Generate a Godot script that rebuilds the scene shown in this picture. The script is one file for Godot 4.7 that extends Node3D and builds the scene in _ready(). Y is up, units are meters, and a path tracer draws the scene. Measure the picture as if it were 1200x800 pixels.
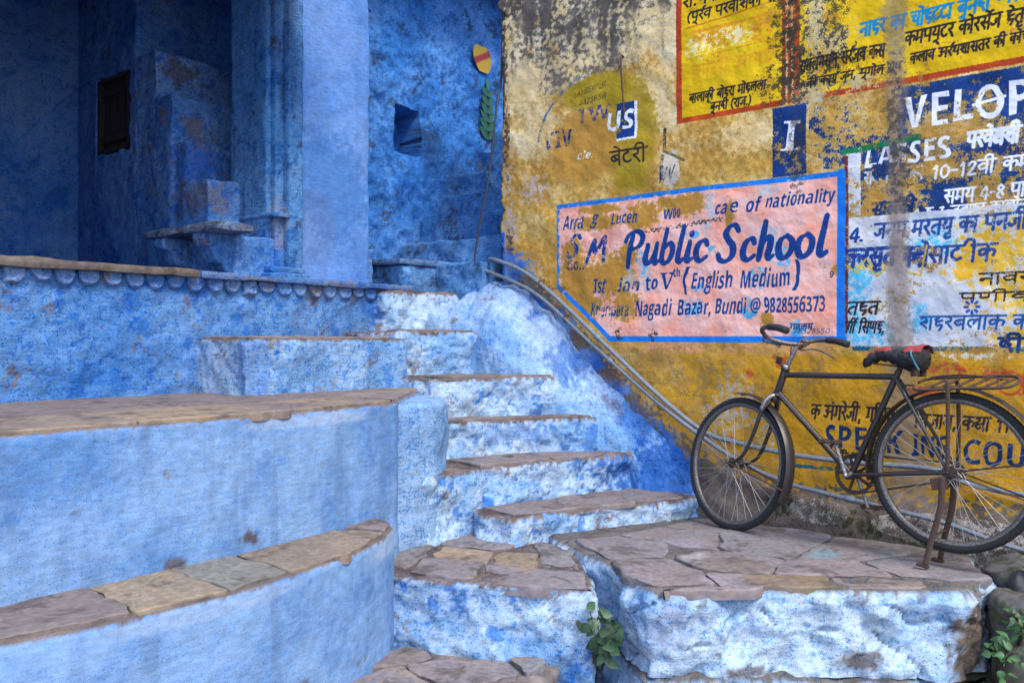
extends Node3D
# A blue-washed house front with terraces and a staircase, a painted ochre wall and a leaning bicycle.

var NA := FastNoiseLite.new()
var NF := FastNoiseLite.new()
var rng := RandomNumberGenerator.new()
var M := {}

# ---------------------------------------------------------------- mesh buffer
class Buf:
	var V := PackedVector3Array()
	var Nn := PackedVector3Array()
	var C := PackedColorArray()
	var U := PackedVector2Array()
	var I := PackedInt32Array()
	func grid(nu: int, nv: int, P: PackedVector3Array, H: PackedVector3Array, K: PackedColorArray, T := PackedVector2Array()) -> void:
		var b := V.size()
		var n := PackedVector3Array()
		n.resize(P.size())
		for i in nu:
			for j in nv:
				var i0 := maxi(i - 1, 0); var i1 := mini(i + 1, nu - 1)
				var j0 := maxi(j - 1, 0); var j1 := mini(j + 1, nv - 1)
				var a := P[i1 * nv + j] - P[i0 * nv + j]
				var c := P[i * nv + j1] - P[i * nv + j0]
				var m := a.cross(c)
				var h := H[i * nv + j]
				var l := m.length()
				if l < 1e-12: m = h
				else: m /= l
				n[i * nv + j] = m if m.dot(h) >= 0.0 else -m
		var s := 0.0
		var cells := (nu - 1) * (nv - 1)
		var stepc := maxi(1, cells / 97)
		for q in range(0, cells, stepc):
			var o := (q / (nv - 1)) * nv + q % (nv - 1)
			s += (P[o + nv] - P[o]).cross(P[o + nv + 1] - P[o]).dot(H[o] + H[o + nv] + H[o + 1] + H[o + nv + 1])
			s += (P[o + nv + 1] - P[o]).cross(P[o + 1] - P[o]).dot(H[o] + H[o + nv] + H[o + 1] + H[o + nv + 1])
		var flip := s > 0.0
		V.append_array(P); Nn.append_array(n); C.append_array(K)
		if T.size(): U.append_array(T)
		for i in nu - 1:
			for j in nv - 1:
				var a := b + i * nv + j
				var d := a + nv
				if flip: I.append_array([a, a + 1, d + 1, a, d + 1, d])
				else: I.append_array([a, d, d + 1, a, d + 1, a + 1])
	func mesh(m: Material) -> ArrayMesh:
		var arr := []
		arr.resize(Mesh.ARRAY_MAX)
		arr[Mesh.ARRAY_VERTEX] = V; arr[Mesh.ARRAY_NORMAL] = Nn
		if C.size() == V.size(): arr[Mesh.ARRAY_COLOR] = C
		if U.size() == V.size(): arr[Mesh.ARRAY_TEX_UV] = U
		arr[Mesh.ARRAY_INDEX] = I
		var am := ArrayMesh.new()
		am.add_surface_from_arrays(Mesh.PRIMITIVE_TRIANGLES, arr)
		am.surface_set_material(0, m)
		return am

class Look:
	var pale := Color(.40, .56, .84)
	var mid := Color(.17, .34, .72)
	var deep := Color(.02, .12, .50)
	var dirt := Color(.22, .17, .15)
	var top := Color(.20, .16, .15)
	var white := 0.0
	var deep_b := 0.0
	var dirt_b := -.1
	var streak := 0.3
	var streak_c := Color(.10, .15, .30)
	var fine := 1.0
	var crack := 0.0
	var has_top := false
	var patches := []

func look(d: Dictionary) -> Look:
	var l := Look.new()
	for k in d: l.set(k, d[k])
	return l

func paint(p: Vector3, n: Vector3, l: Look) -> Color:
	var a := NA.get_noise_3dv(p * 1.25) * 1.5
	var b := NA.get_noise_3dv(p * 5.3 + Vector3(7, 3, 1)) * 1.5
	var c := NF.get_noise_3dv(p * 21.0) * 1.4
	b *= l.fine; c *= l.fine
	var t := clampf(.5 + a * .8 + b * .55 + c * .25 + l.white, 0, 1)
	var col := l.mid.lerp(l.pale, t)
	var d := smoothstep(.28, .50, b * .75 + c * .45 - a * .25 + l.deep_b)
	col = col.lerp(l.deep, d * .85)
	var e := NA.get_noise_3dv(p * 3.4 + Vector3(31, 17, 5)) * 1.5
	col = col.lerp(l.dirt, smoothstep(.36, .52, e * .7 + c * .45 + l.dirt_b) * .8)
	if l.streak > 0.0 and absf(n.y) < .6:
		var s := NA.get_noise_3d(p.x * 6.0, p.y * .45 + 9.0, p.z * 6.0) * 1.5 + c * .15
		var s2 := NF.get_noise_3d(p.x * 17.0, p.y * 1.1, p.z * 17.0)
		col = col.lerp(l.streak_c, clampf(smoothstep(.18, .55, s + s2 * .4) * l.streak, 0, 1))
	for q in l.patches:
		var dv: Vector3 = (p - q[0]) / q[1]
		var k := 1.0 - smoothstep(.65, 1.05, dv.length() + b * .35 + c * .4)
		if k > 0.0: col = col.lerp(q[2], k * q[3])
	if l.has_top and n.y > .25:
		col = col.lerp(l.top * (1.0 + b * .5), smoothstep(.4, .75, n.y + c * .4))
	return col * (1.0 + c * .16)

func disp(p: Vector3, amp: float) -> float:
	return amp * (NA.get_noise_3dv(p * 2.3) * 1.7 + NF.get_noise_3dv(p * 5.5 + Vector3(3, 9, 2)) * .65 + NF.get_noise_3dv(p * 17.0) * .20)

func put(b: Buf, called: String, m: Material, parent: Node) -> MeshInstance3D:
	var o := MeshInstance3D.new()
	o.name = called
	o.mesh = b.mesh(m)
	parent.add_child(o, true)
	return o

func meta(o: Node, label: String, category := "", group := "", kind := "") -> Node:
	if label: o.set_meta("label", label)
	if category: o.set_meta("category", category)
	if group: o.set_meta("group", group)
	if kind: o.set_meta("kind", kind)
	return o

func thing(called: String, at: Vector3, label: String, category: String, group := "") -> Node3D:
	var o := Node3D.new()
	o.name = called
	add_child(o, true)
	o.position = at
	meta(o, label, category, group)
	return o

# rounded, lumpy box; faces listed in `fine` ("x","X","y","Y","z","Z") get the fine step
func lumpbox(b: Buf, lo: Vector3, hi: Vector3, r: float, amp: float, ds: float, fine: String, l: Look, off := Vector3.ZERO, carves := []) -> void:
	for f in 6:
		var ax := f / 2
		var pos := f % 2 == 1
		var key: String = ["x", "X", "y", "Y", "z", "Z"][f]
		var a1 := (ax + 1) % 3
		var a2 := (ax + 2) % 3
		var st := ds if fine.contains(key) else 0.12
		var n1 := clampi(int(ceil((hi[a1] - lo[a1]) / st)), 2, 520) + 1
		var n2 := clampi(int(ceil((hi[a2] - lo[a2]) / st)), 2, 520) + 1
		var P := PackedVector3Array(); var H := PackedVector3Array(); var K := PackedColorArray()
		P.resize(n1 * n2); H.resize(n1 * n2); K.resize(n1 * n2)
		for i in n1:
			for j in n2:
				var p := Vector3.ZERO
				p[ax] = hi[ax] if pos else lo[ax]
				p[a1] = lerpf(lo[a1], hi[a1], i / float(n1 - 1))
				p[a2] = lerpf(lo[a2], hi[a2], j / float(n2 - 1))
				var q := p.clamp(lo + Vector3.ONE * r, hi - Vector3.ONE * r)
				var n := (p - q).normalized()
				var w := q + n * r
				var wp := w + off
				w += n * disp(wp, amp)
				for cv in carves:
					if key == cv.face:
						var e: float = cv.get("ragged", 0.0) * NF.get_noise_3dv(wp * 6.0)
						if w[a1] > cv.lo[a1] + e and w[a1] < cv.hi[a1] + e and w[a2] > cv.lo[a2] - e and w[a2] < cv.hi[a2] - e:
							w -= n * cv.depth
				P[i * n2 + j] = w; H[i * n2 + j] = n; K[i * n2 + j] = paint(wp, n, l)
		b.grid(n1, n2, P, H, K)

# lumpy prism over a polygon footprint (x, z), rounded rim
func block(b: Buf, poly: PackedVector2Array, y0: float, y1: float, ds: float, bevel: float, amp: float, l: Look, seed_off := Vector3.ZERO, tilt := Vector2.ZERO, round_it := 2, top_amp := 0.4) -> void:
	var pts := PackedVector2Array()
	var n0 := poly.size()
	for i in n0:
		var a := poly[i]; var c := poly[(i + 1) % n0]
		var k := maxi(1, int(a.distance_to(c) / ds))
		for j in k: pts.append(a.lerp(c, j / float(k)))
	for it in round_it:
		var q := pts.duplicate()
		for i in pts.size():
			q[i] = pts[i] * .5 + (pts[(i + 1) % pts.size()] + pts[(i - 1 + pts.size()) % pts.size()]) * .25
		pts = q
	var nu := pts.size()
	var cen := Vector2.ZERO
	var area := 0.0
	for i in nu:
		cen += pts[i] / nu
		area += pts[i].cross(pts[(i + 1) % nu])
	var sgn := signf(area)
	var nr := PackedVector2Array(); nr.resize(nu)
	for i in nu:
		var t := (pts[(i + 1) % nu] - pts[(i - 1 + nu) % nu]).normalized()
		nr[i] = Vector2(t.y, -t.x) * sgn
	# profile rows: y offset, inset, scale to the centre, normal tilt
	var rows := []
	var hs := maxf(y1 - y0 - bevel, .001)
	var ks := maxi(1, int(ceil(hs / ds)))
	for j in ks + 1: rows.append([y0 + hs * j / ks, 0.0, 1.0, 0.0])
	for j in range(1, 4):
		var an := j / 3.0 * PI / 2
		rows.append([y1 - bevel + bevel * sin(an), bevel * (1 - cos(an)), 1.0, an])
	var ext := 0.0
	for p in pts: ext = maxf(ext, p.distance_to(cen))
	var kr := clampi(int(ext / ds / 1.3), 3, 60)
	for j in range(1, kr + 1): rows.append([y1, bevel, 1.0 - j / float(kr), PI / 2])
	var nv := rows.size()
	var P := PackedVector3Array(); var H := PackedVector3Array(); var K := PackedColorArray()
	P.resize((nu + 1) * nv); H.resize((nu + 1) * nv); K.resize((nu + 1) * nv)
	for i in nu + 1:
		var ii := i % nu
		for j in nv:
			var rw: Array = rows[j]
			var xz: Vector2 = pts[ii] - nr[ii] * rw[1]
			xz = cen + (xz - cen) * rw[2]
			var an: float = rw[3]
			var n := Vector3(nr[ii].x * cos(an), sin(an), nr[ii].y * cos(an))
			var p := Vector3(xz.x, rw[0], xz.y)
			var wp := p + seed_off
			p += n * disp(wp, amp * lerpf(1.0, top_amp, sin(an)))
			if l.crack > 0.0 and an < 1.2:
				var ck := absf(NA.get_noise_3d(wp.x * 1.3 + 5.0, wp.y * 2.6, wp.z * 1.3))
				p -= n * l.crack * (1.0 - smoothstep(.0, .045, ck)) * clampf(NA.get_noise_3dv(wp * 1.1 + Vector3(50, 0, 0)) * 3.0 + .4, 0, 1)
			p.y += tilt.x * (xz.x - cen.x) + tilt.y * (xz.y - cen.y)
			P[i * nv + j] = p; H[i * nv + j] = n; K[i * nv + j] = paint(wp, n, l)
	b.grid(nu + 1, nv, P, H, K)

func tube(b: Buf, pts: PackedVector3Array, r0: float, r1 := -1.0, sides := 10, col := Color.WHITE, flat := 1.0) -> void:
	if r1 < 0: r1 = r0
	var n := pts.size()
	var P := PackedVector3Array(); var H := PackedVector3Array(); var K := PackedColorArray()
	var ref := Vector3.UP
	for i in n:
		var t := (pts[mini(i + 1, n - 1)] - pts[maxi(i - 1, 0)]).normalized()
		if i == 0 and absf(t.dot(ref)) > .9: ref = Vector3.RIGHT
		var s := t.cross(ref).normalized()
		var u := s.cross(t).normalized()
		ref = u
		var r := lerpf(r0, r1, i / float(n - 1))
		if i == 0:
			for k in sides + 1: P.append(pts[i]); H.append(-t); K.append(col)
		for k in sides + 1:
			var an := TAU * k / sides
			var d := s * cos(an) * flat + u * sin(an)
			P.append(pts[i] + d * r); H.append(d.normalized()); K.append(col)
		if i == n - 1:
			for k in sides + 1: P.append(pts[i]); H.append(t); K.append(col)
	b.grid(n + 2, sides + 1, P, H, K)

func smooth(pts: Array, k := 6) -> PackedVector3Array:
	var o := PackedVector3Array()
	var n := pts.size()
	for i in n - 1:
		var a: Vector3 = pts[maxi(i - 1, 0)]; var p: Vector3 = pts[i]; var q: Vector3 = pts[i + 1]; var z: Vector3 = pts[mini(i + 2, n - 1)]
		for j in k: o.append(p.cubic_interpolate(q, a, z, j / float(k)))
	o.append(pts[n - 1])
	return o

func box(b: Buf, at: Transform3D, s: Vector3, bev := .002, col := Color.WHITE) -> void:
	var h := s / 2
	for f in 6:
		var ax := f / 2
		var sg := 1.0 if f % 2 else -1.0
		var a1 := (ax + 1) % 3; var a2 := (ax + 2) % 3
		var P := PackedVector3Array(); var H := PackedVector3Array(); var K := PackedColorArray()
		for i in 4:
			for j in 4:
				var p := Vector3.ZERO
				var e1: float = [-1.0, -1.0, 1.0, 1.0][i]
				var e2: float = [-1.0, -1.0, 1.0, 1.0][j]
				var edge1 := i == 0 or i == 3
				var edge2 := j == 0 or j == 3
				p[ax] = sg * (h[ax] - (bev if edge1 or edge2 else 0.0))
				p[a1] = e1 * (h[a1] - (0.0 if edge1 else bev)) if not edge1 else e1 * h[a1]
				p[a2] = e2 * (h[a2] - (0.0 if edge2 else bev)) if not edge2 else e2 * h[a2]
				var n := Vector3.ZERO; n[ax] = sg
				P.append(at * p); H.append((at.basis * n).normalized()); K.append(col)
		b.grid(4, 4, P, H, K)

func ring(b: Buf, c: Vector3, R: float, prof: Array, col := Color.WHITE, a0 := 0.0, a1 := TAU, seg := 72) -> void:
	# prof: closed list of (radial, lateral) offsets swept round the z axis
	var np := prof.size() + 1
	var P := PackedVector3Array(); var H := PackedVector3Array(); var K := PackedColorArray()
	var ar := 0.0
	for k in prof.size(): ar += prof[k].cross(prof[(k + 1) % prof.size()])
	var sg := signf(ar)
	for i in seg + 1:
		var an := lerpf(a0, a1, i / float(seg))
		var d := Vector3(cos(an), sin(an), 0)
		for k in np:
			var q: Vector2 = prof[k % prof.size()]
			P.append(c + d * (R + q.x) + Vector3(0, 0, q.y))
			var tg: Vector2 = prof[(k + 1) % prof.size()] - prof[(k - 1 + prof.size()) % prof.size()]
			var h := Vector2(tg.y, -tg.x) * sg
			H.append((d * h.x + Vector3(0, 0, h.y)).normalized()); K.append(col)
	b.grid(seg + 1, np, P, H, K)

# ---------------------------------------------------------------- materials
var plaster_relief: ImageTexture
func h01(i: int) -> float:
	var x := (i * 374761393) & 0x7fffffff
	x = ((x ^ (x >> 13)) * 1274126177) & 0x7fffffff
	return ((x ^ (x >> 16)) & 1023) / 1023.0

func grain_texture(soft := false) -> ImageTexture:
	var n := 1024
	var f := FastNoiseLite.new(); f.seed = 5; f.noise_type = FastNoiseLite.TYPE_SIMPLEX; f.frequency = .02; f.fractal_octaves = 4
	var A := f.get_seamless_image(n, n).get_data()
	f.seed = 9; f.frequency = .07; f.fractal_octaves = 3
	var B := f.get_seamless_image(n, n).get_data()
	f.seed = 14; f.frequency = .22; f.fractal_octaves = 2
	var D := f.get_seamless_image(n, n).get_data()
	f.seed = 18; f.frequency = .06; f.fractal_octaves = 4
	var bi := f.get_seamless_image(n / 4, n); bi.resize(n, n, Image.INTERPOLATE_BILINEAR)
	var E := bi.get_data()
	var ks := .35 if soft else 1.0
	var o := PackedByteArray(); o.resize(n * n * 3)
	var hb := PackedByteArray(); hb.resize(n * n)
	for i in n * n:
		var a := A[i] / 255.0; var b := B[i] / 255.0; var d := D[i] / 255.0
		var v := .80 + .12 * b + .10 * (d - .5) + .05 * a + .12 * (E[i] / 255.0 - .5)
		var pit := smoothstep(.66, .72, d * .8 + b * .2)
		v *= (1 - (.14 if soft else .30) * pit) * (1.0 + .09 * (h01(i) - .5))
		var r := v; var g := v; var c := v
		var k := smoothstep(.60, .66, a * .45 + b * .4 + d * .2)
		k *= ks
		r *= 1 - .42 * k; g *= 1 - .22 * k; c *= 1 - .06 * k
		var k2 := smoothstep(.69, .75, b * .5 + d * .5)
		k2 *= ks
		r *= 1 - .25 * k2; g *= 1 - .42 * k2; c *= 1 - .55 * k2
		hb[i] = clampi(int((.45 + .5 * (E[i] / 255.0 - .5) + .22 * (d - .5) + .25 * (b - .5) - .22 * k - .30 * pit) * 255), 0, 255)
		o[i * 3] = clampi(int(r * 255), 0, 255); o[i * 3 + 1] = clampi(int(g * 255), 0, 255); o[i * 3 + 2] = clampi(int(c * 255), 0, 255)
	plaster_relief = ImageTexture.create_from_image(Image.create_from_data(n, n, false, Image.FORMAT_L8, hb))
	return ImageTexture.create_from_image(Image.create_from_data(n, n, false, Image.FORMAT_RGB8, o))

func rust_texture(base: Color, rust: Color, dust: Color, sd: int) -> ImageTexture:
	var n := 512
	var f := FastNoiseLite.new(); f.seed = sd; f.noise_type = FastNoiseLite.TYPE_SIMPLEX; f.frequency = .025; f.fractal_octaves = 5
	var A := f.get_seamless_image(n, n).get_data()
	f.seed = sd + 1; f.frequency = .1; f.fractal_octaves = 3
	var B := f.get_seamless_image(n, n).get_data()
	var o := PackedByteArray(); o.resize(n * n * 3)
	for i in n * n:
		var a := A[i] / 255.0; var b := B[i] / 255.0
		var c := base.lerp(rust, smoothstep(.48, .62, a * .65 + b * .35)).lerp(dust, smoothstep(.50, .75, (1.0 - a) * .6 + b * .4) * .6).linear_to_srgb()
		o[i * 3] = int(c.r * 255); o[i * 3 + 1] = int(c.g * 255); o[i * 3 + 2] = int(c.b * 255)
	return ImageTexture.create_from_image(Image.create_from_data(n, n, false, Image.FORMAT_RGB8, o))

func grey_texture(sd: int, freq: float, oct: int, lo: float, hi: float) -> ImageTexture:
	var f := FastNoiseLite.new(); f.seed = sd; f.noise_type = FastNoiseLite.TYPE_SIMPLEX; f.frequency = freq; f.fractal_octaves = oct
	var im := f.get_seamless_image(512, 512)
	var d := im.get_data()
	for i in d.size(): d[i] = int(lerpf(lo, hi, d[i] / 255.0) * 255)
	return ImageTexture.create_from_image(Image.create_from_data(512, 512, false, Image.FORMAT_L8, d))

func std(albedo: Color, rough: float, metal := 0.0, vc := false) -> StandardMaterial3D:
	var m := StandardMaterial3D.new()
	m.albedo_color = albedo.linear_to_srgb()
	m.roughness = rough; m.metallic = metal
	m.vertex_color_use_as_albedo = vc
	return m

func relief(m: StandardMaterial3D, tex: Texture2D, cm: float, sc: float) -> StandardMaterial3D:
	m.uv1_triplanar = true; m.uv1_world_triplanar = true
	m.uv1_scale = Vector3.ONE * sc
	m.heightmap_enabled = true; m.heightmap_texture = tex; m.heightmap_scale = cm
	return m

func materials() -> void:
	var g := grain_texture()
	var bump := grey_texture(21, .09, 5, 0, 1)
	var s := relief(std(Color.WHITE, .92, 0, true), plaster_relief, .42, .62)
	s.albedo_texture = g; s.metallic_specular = .3
	M.plaster = s
	var soft := grain_texture(true)
	var sp := relief(std(Color.WHITE, .9, 0, true), plaster_relief, .17, .62)
	sp.albedo_texture = soft; sp.metallic_specular = .3
	M.smooth = sp
	var st := relief(std(Color.WHITE, .8, 0, true), bump, .10, 2.2)
	st.albedo_texture = grey_texture(33, .02, 6, .78, 1.0)
	M.stone = st
	M.rust = relief(std(Color.WHITE, .75, .15), bump, .12, 6)
	M.rust.albedo_texture = rust_texture(Color(.06, .036, .028), Color(.11, .052, .030), Color(.05, .045, .045), 41)
	M.black = relief(std(Color.WHITE, .5, 0), bump, .06, 5)
	M.black.albedo_texture = rust_texture(Color(.014, .014, .017), Color(.046, .028, .020), Color(.050, .047, .047), 43)
	M.black.roughness_texture = grey_texture(43, .02, 4, .5, 1.0)
	M.chrome = relief(std(Color.WHITE, .40, .75), bump, .04, 6)
	M.chrome.albedo_texture = rust_texture(Color(.42, .41, .41), Color(.10, .06, .04), Color(.24, .22, .21), 45)
	M.rubber = relief(std(Color(.035, .034, .035), .85, 0), bump, .1, 8)
	M.rubber.albedo_texture = grey_texture(46, .03, 5, .45, 1.0)
	M.rim = relief(std(Color(.34, .31, .29), .42, .6), bump, .05, 6)
	M.rim.albedo_texture = rust_texture(Color(.22, .21, .21), Color(.09, .06, .045), Color(.13, .12, .115), 61)
	M.rim.albedo_color = Color.WHITE
	M.tarnish = relief(std(Color.WHITE, .42, .6), bump, .04, 6)
	M.tarnish.albedo_texture = rust_texture(Color(.16, .155, .15), Color(.06, .04, .03), Color(.09, .08, .08), 71)
	M.spoke = std(Color(.42, .42, .43), .4, .5)
	M.grip = std(Color(.02, .02, .022), .6)
	M.pipe = relief(std(Color(.23, .27, .33), .55, .2), bump, .1, 4)
	M.pipe.albedo_texture = grey_texture(47, .02, 4, .72, 1.0)
	M.cable = std(Color(.03, .035, .05), .6)
	M.cloth = relief(std(Color(.010, .011, .015), .7), bump, .3, 5)
	M.redcloth = relief(std(Color(.30, .035, .04), .75), bump, .2, 5)
	M.leaf = std(Color.WHITE, .5, 0, true)
	M.leaf.backlight_enabled = true; M.leaf.backlight = Color(.05, .09, .02)
	M.wood = relief(std(Color(.035, .022, .016), .85), bump, .4, 2)
	M.string = std(Color(.03, .20, .26), .7)
	M.enamel = std(Color.WHITE, .7, 0, true)
	M.moss = relief(std(Color.WHITE, .95, 0, true), bump, 1.5, 3)

# ---------------------------------------------------------------- painted wall texture
const RES := 420.0          # pixels per metre
const U1 := 3.9
const V0 := .35
const V1 := 4.35
var TW := 0
var TH := 0
var pix := PackedByteArray()
var LA: PackedByteArray
var LB: PackedByteArray
var LC: PackedByteArray
var LD: PackedByteArray
var LE: PackedByteArray

func noise_layer(sd: int, freq: float, oct: int, stretch := 1) -> PackedByteArray:
	var f := FastNoiseLite.new(); f.seed = sd; f.noise_type = FastNoiseLite.TYPE_SIMPLEX; f.frequency = freq; f.fractal_octaves = oct
	var im := f.get_image(TW, TH / stretch)
	if stretch > 1: im.resize(TW, TH, Image.INTERPOLATE_BILINEAR)
	return im.get_data()

func blend(k: int, c: Color, a: float) -> void:
	var i := k * 3
	pix[i] = int(pix[i] + (c.r * 255.0 - pix[i]) * a)
	pix[i + 1] = int(pix[i + 1] + (c.g * 255.0 - pix[i + 1]) * a)
	pix[i + 2] = int(pix[i + 2] + (c.b * 255.0 - pix[i + 2]) * a)

func ux(u: float) -> int: return clampi(int(u * RES), 0, TW - 1)
func vy(v: float) -> int: return clampi(int((V1 - v) * RES), 0, TH - 1)

# paint over a quadrangle-ish rectangle, worn away where the noise is low
func lay(u0: float, v0: float, u1: float, v1: float, c: Color, c2: Color, wear: float, alpha := 1.0, cut := []) -> void:
	for y in range(vy(v1), vy(v0) + 1):
		var v := V1 - y / RES
		for x in range(ux(u0), ux(u1) + 1):
			var k := y * TW + x
			var u := x / RES
			var nc := LC[k] / 255.0
			var e := minf(minf(u - u0, u1 - u), minf(v - v0, v1 - v)) + (nc - .5) * .008 - .003
			if e < 0: continue
			if cut.size() and (u - cut[0]) * cut[2] + (v - cut[1]) * cut[3] < 0: continue
			var nb := LB[k] / 255.0
			var n := LA[k] / 255.0 * .45 + nb * .35 + nc * .25
			var a := smoothstep(wear - .035, wear + .035, n) * alpha
			if a > 0.0: blend(k, c.lerp(c2, clampf(LE[k] / 255.0 * 1.5 - .25 + (nb - .5) * .6, 0, 1)), a)

func blotch(cu: float, cv: float, ru: float, rv: float, c: Color, a := 1.0, rough := .9, dens := 1.0, c2 := Color(-1, 0, 0), soft := .3) -> void:
	for y in range(vy(cv + rv * 1.3), vy(cv - rv * 1.3) + 1):
		var dv := (V1 - y / RES - cv) / rv
		for x in range(ux(cu - ru * 1.3), ux(cu + ru * 1.3) + 1):
			var k := y * TW + x
			var du := (x / RES - cu) / ru
			var d := sqrt(du * du + dv * dv)
			if d > 1.3: continue
			var n := (LB[k] / 255.0 - .5) * 1.5 + (LC[k] / 255.0 - .5) * 1.0 + (LA[k] / 255.0 - .5) * .6
			var q := (1.0 - d) * dens + n * rough
			var al := smoothstep(.30 - soft * .6, soft, q) * a
			if al > 0: blend(k, c if c2.r < 0 else c.lerp(c2, LE[k] / 255.0), al)

func stroke(pts: PackedVector2Array, w: float, c: Color, wear := .2, alpha := 1.0) -> void:
	var h := w * RES * .5
	for s in pts.size() - 1:
		var a := Vector2(pts[s].x * RES, (V1 - pts[s].y) * RES)
		var b := Vector2(pts[s + 1].x * RES, (V1 - pts[s + 1].y) * RES)
		var ab := b - a
		var l2 := maxf(ab.length_squared(), .0001)
		for y in range(clampi(int(minf(a.y, b.y) - h - 1), 0, TH - 1), clampi(int(maxf(a.y, b.y) + h + 2), 0, TH - 1)):
			for x in range(clampi(int(minf(a.x, b.x) - h - 1), 0, TW - 1), clampi(int(maxf(a.x, b.x) + h + 2), 0, TW - 1)):
				var p := Vector2(x + .5, y + .5)
				var t := clampf((p - a).dot(ab) / l2, 0, 1)
				var d := p.distance_to(a + ab * t)
				var k := y * TW + x
				var cov := clampf(h - d + .5 + (LC[k] / 255.0 - .5) * 1.6, 0, 1)
				if cov <= 0: continue
				var n := LB[k] / 255.0 * .5 + LC[k] / 255.0 * .35 + LA[k] / 255.0 * .2
				blend(k, c, cov * alpha * smoothstep(wear - .04, wear + .04, n))

var fonts := {}
func latin(s: String, u0: float, u1: float, v: float, cap: float, c: Color, shear := .22, wear := .2, face := "Droid Sans", v_end := -9.0) -> void:
	if not fonts.has(face):
		var f := SystemFont.new(); f.font_names = [face.trim_suffix(" Regular")]; f.font_weight = 400 if face.ends_with("Regular") else 700
		fonts[face] = f
	var tm := TextMesh.new()
	tm.font = fonts[face]; tm.font_size = 64; tm.pixel_size = .01; tm.depth = .01; tm.curve_step = 2.0
	tm.text = "H"
	var hv: PackedVector3Array = tm.get_mesh_arrays()[Mesh.ARRAY_VERTEX]
	var y0 := 9e9; var y1 := -9e9
	for p in hv: y0 = minf(y0, p.y); y1 = maxf(y1, p.y)
	tm.text = s
	var arr := tm.get_mesh_arrays()
	var vv: PackedVector3Array = arr[Mesh.ARRAY_VERTEX]
	var nn: PackedVector3Array = arr[Mesh.ARRAY_NORMAL]
	var ii: PackedInt32Array = arr[Mesh.ARRAY_INDEX] if arr[Mesh.ARRAY_INDEX] != null else PackedInt32Array(range(vv.size()))
	var x0 := 9e9; var x1 := -9e9
	var q := PackedVector2Array(); q.resize(vv.size())
	for i in vv.size():
		var y := (vv[i].y - y0) / (y1 - y0) * cap
		var x := vv[i].x + (vv[i].y - y0) * shear
		q[i] = Vector2(x, y); x0 = minf(x0, x); x1 = maxf(x1, x)
	if v_end < -5: v_end = v
	for i in vv.size():
		var t := (q[i].x - x0) / (x1 - x0)
		var uu := lerpf(u0, u1, t); var vv2 := lerpf(v, v_end, t) + q[i].y
		var wob := cap * .07
		q[i] = Vector2((uu + NA.get_noise_2d(uu * 6.0, vv2 * 6.0) * wob) * RES, (V1 - vv2 - NA.get_noise_2d(uu * 6.0 + 40.0, vv2 * 6.0) * wob) * RES)
	var cov := {}
	for t in range(0, ii.size(), 3):
		if nn[ii[t]].z < .5: continue
		var a := q[ii[t]]; var b := q[ii[t + 1]]; var d := q[ii[t + 2]]
		var ar := (b - a).cross(d - a)
		if absf(ar) < .0001: continue
		for y in range(int(minf(a.y, minf(b.y, d.y))), int(maxf(a.y, maxf(b.y, d.y))) + 1):
			for x in range(int(minf(a.x, minf(b.x, d.x))), int(maxf(a.x, maxf(b.x, d.x))) + 1):
				if x < 0 or y < 0 or x >= TW or y >= TH: continue
				for sub in 4:
					var p := Vector2(x + .25 + .5 * (sub % 2), y + .25 + .5 * (sub / 2))
					var w0 := (b - a).cross(p - a) / ar
					var w1 := (d - b).cross(p - b) / ar
					var w2 := (a - d).cross(p - d) / ar
					if w0 >= 0 and w1 >= 0 and w2 >= 0:
						cov[y * TW + x] = cov.get(y * TW + x, 0.0) + .25
	for k in cov:
		var n := LB[k] / 255.0 * .5 + LC[k] / 255.0 * .35 + LA[k] / 255.0 * .2
		blend(k, c, minf(cov[k], 1.0) * smoothstep(wear - .04, wear + .04, n))

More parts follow.
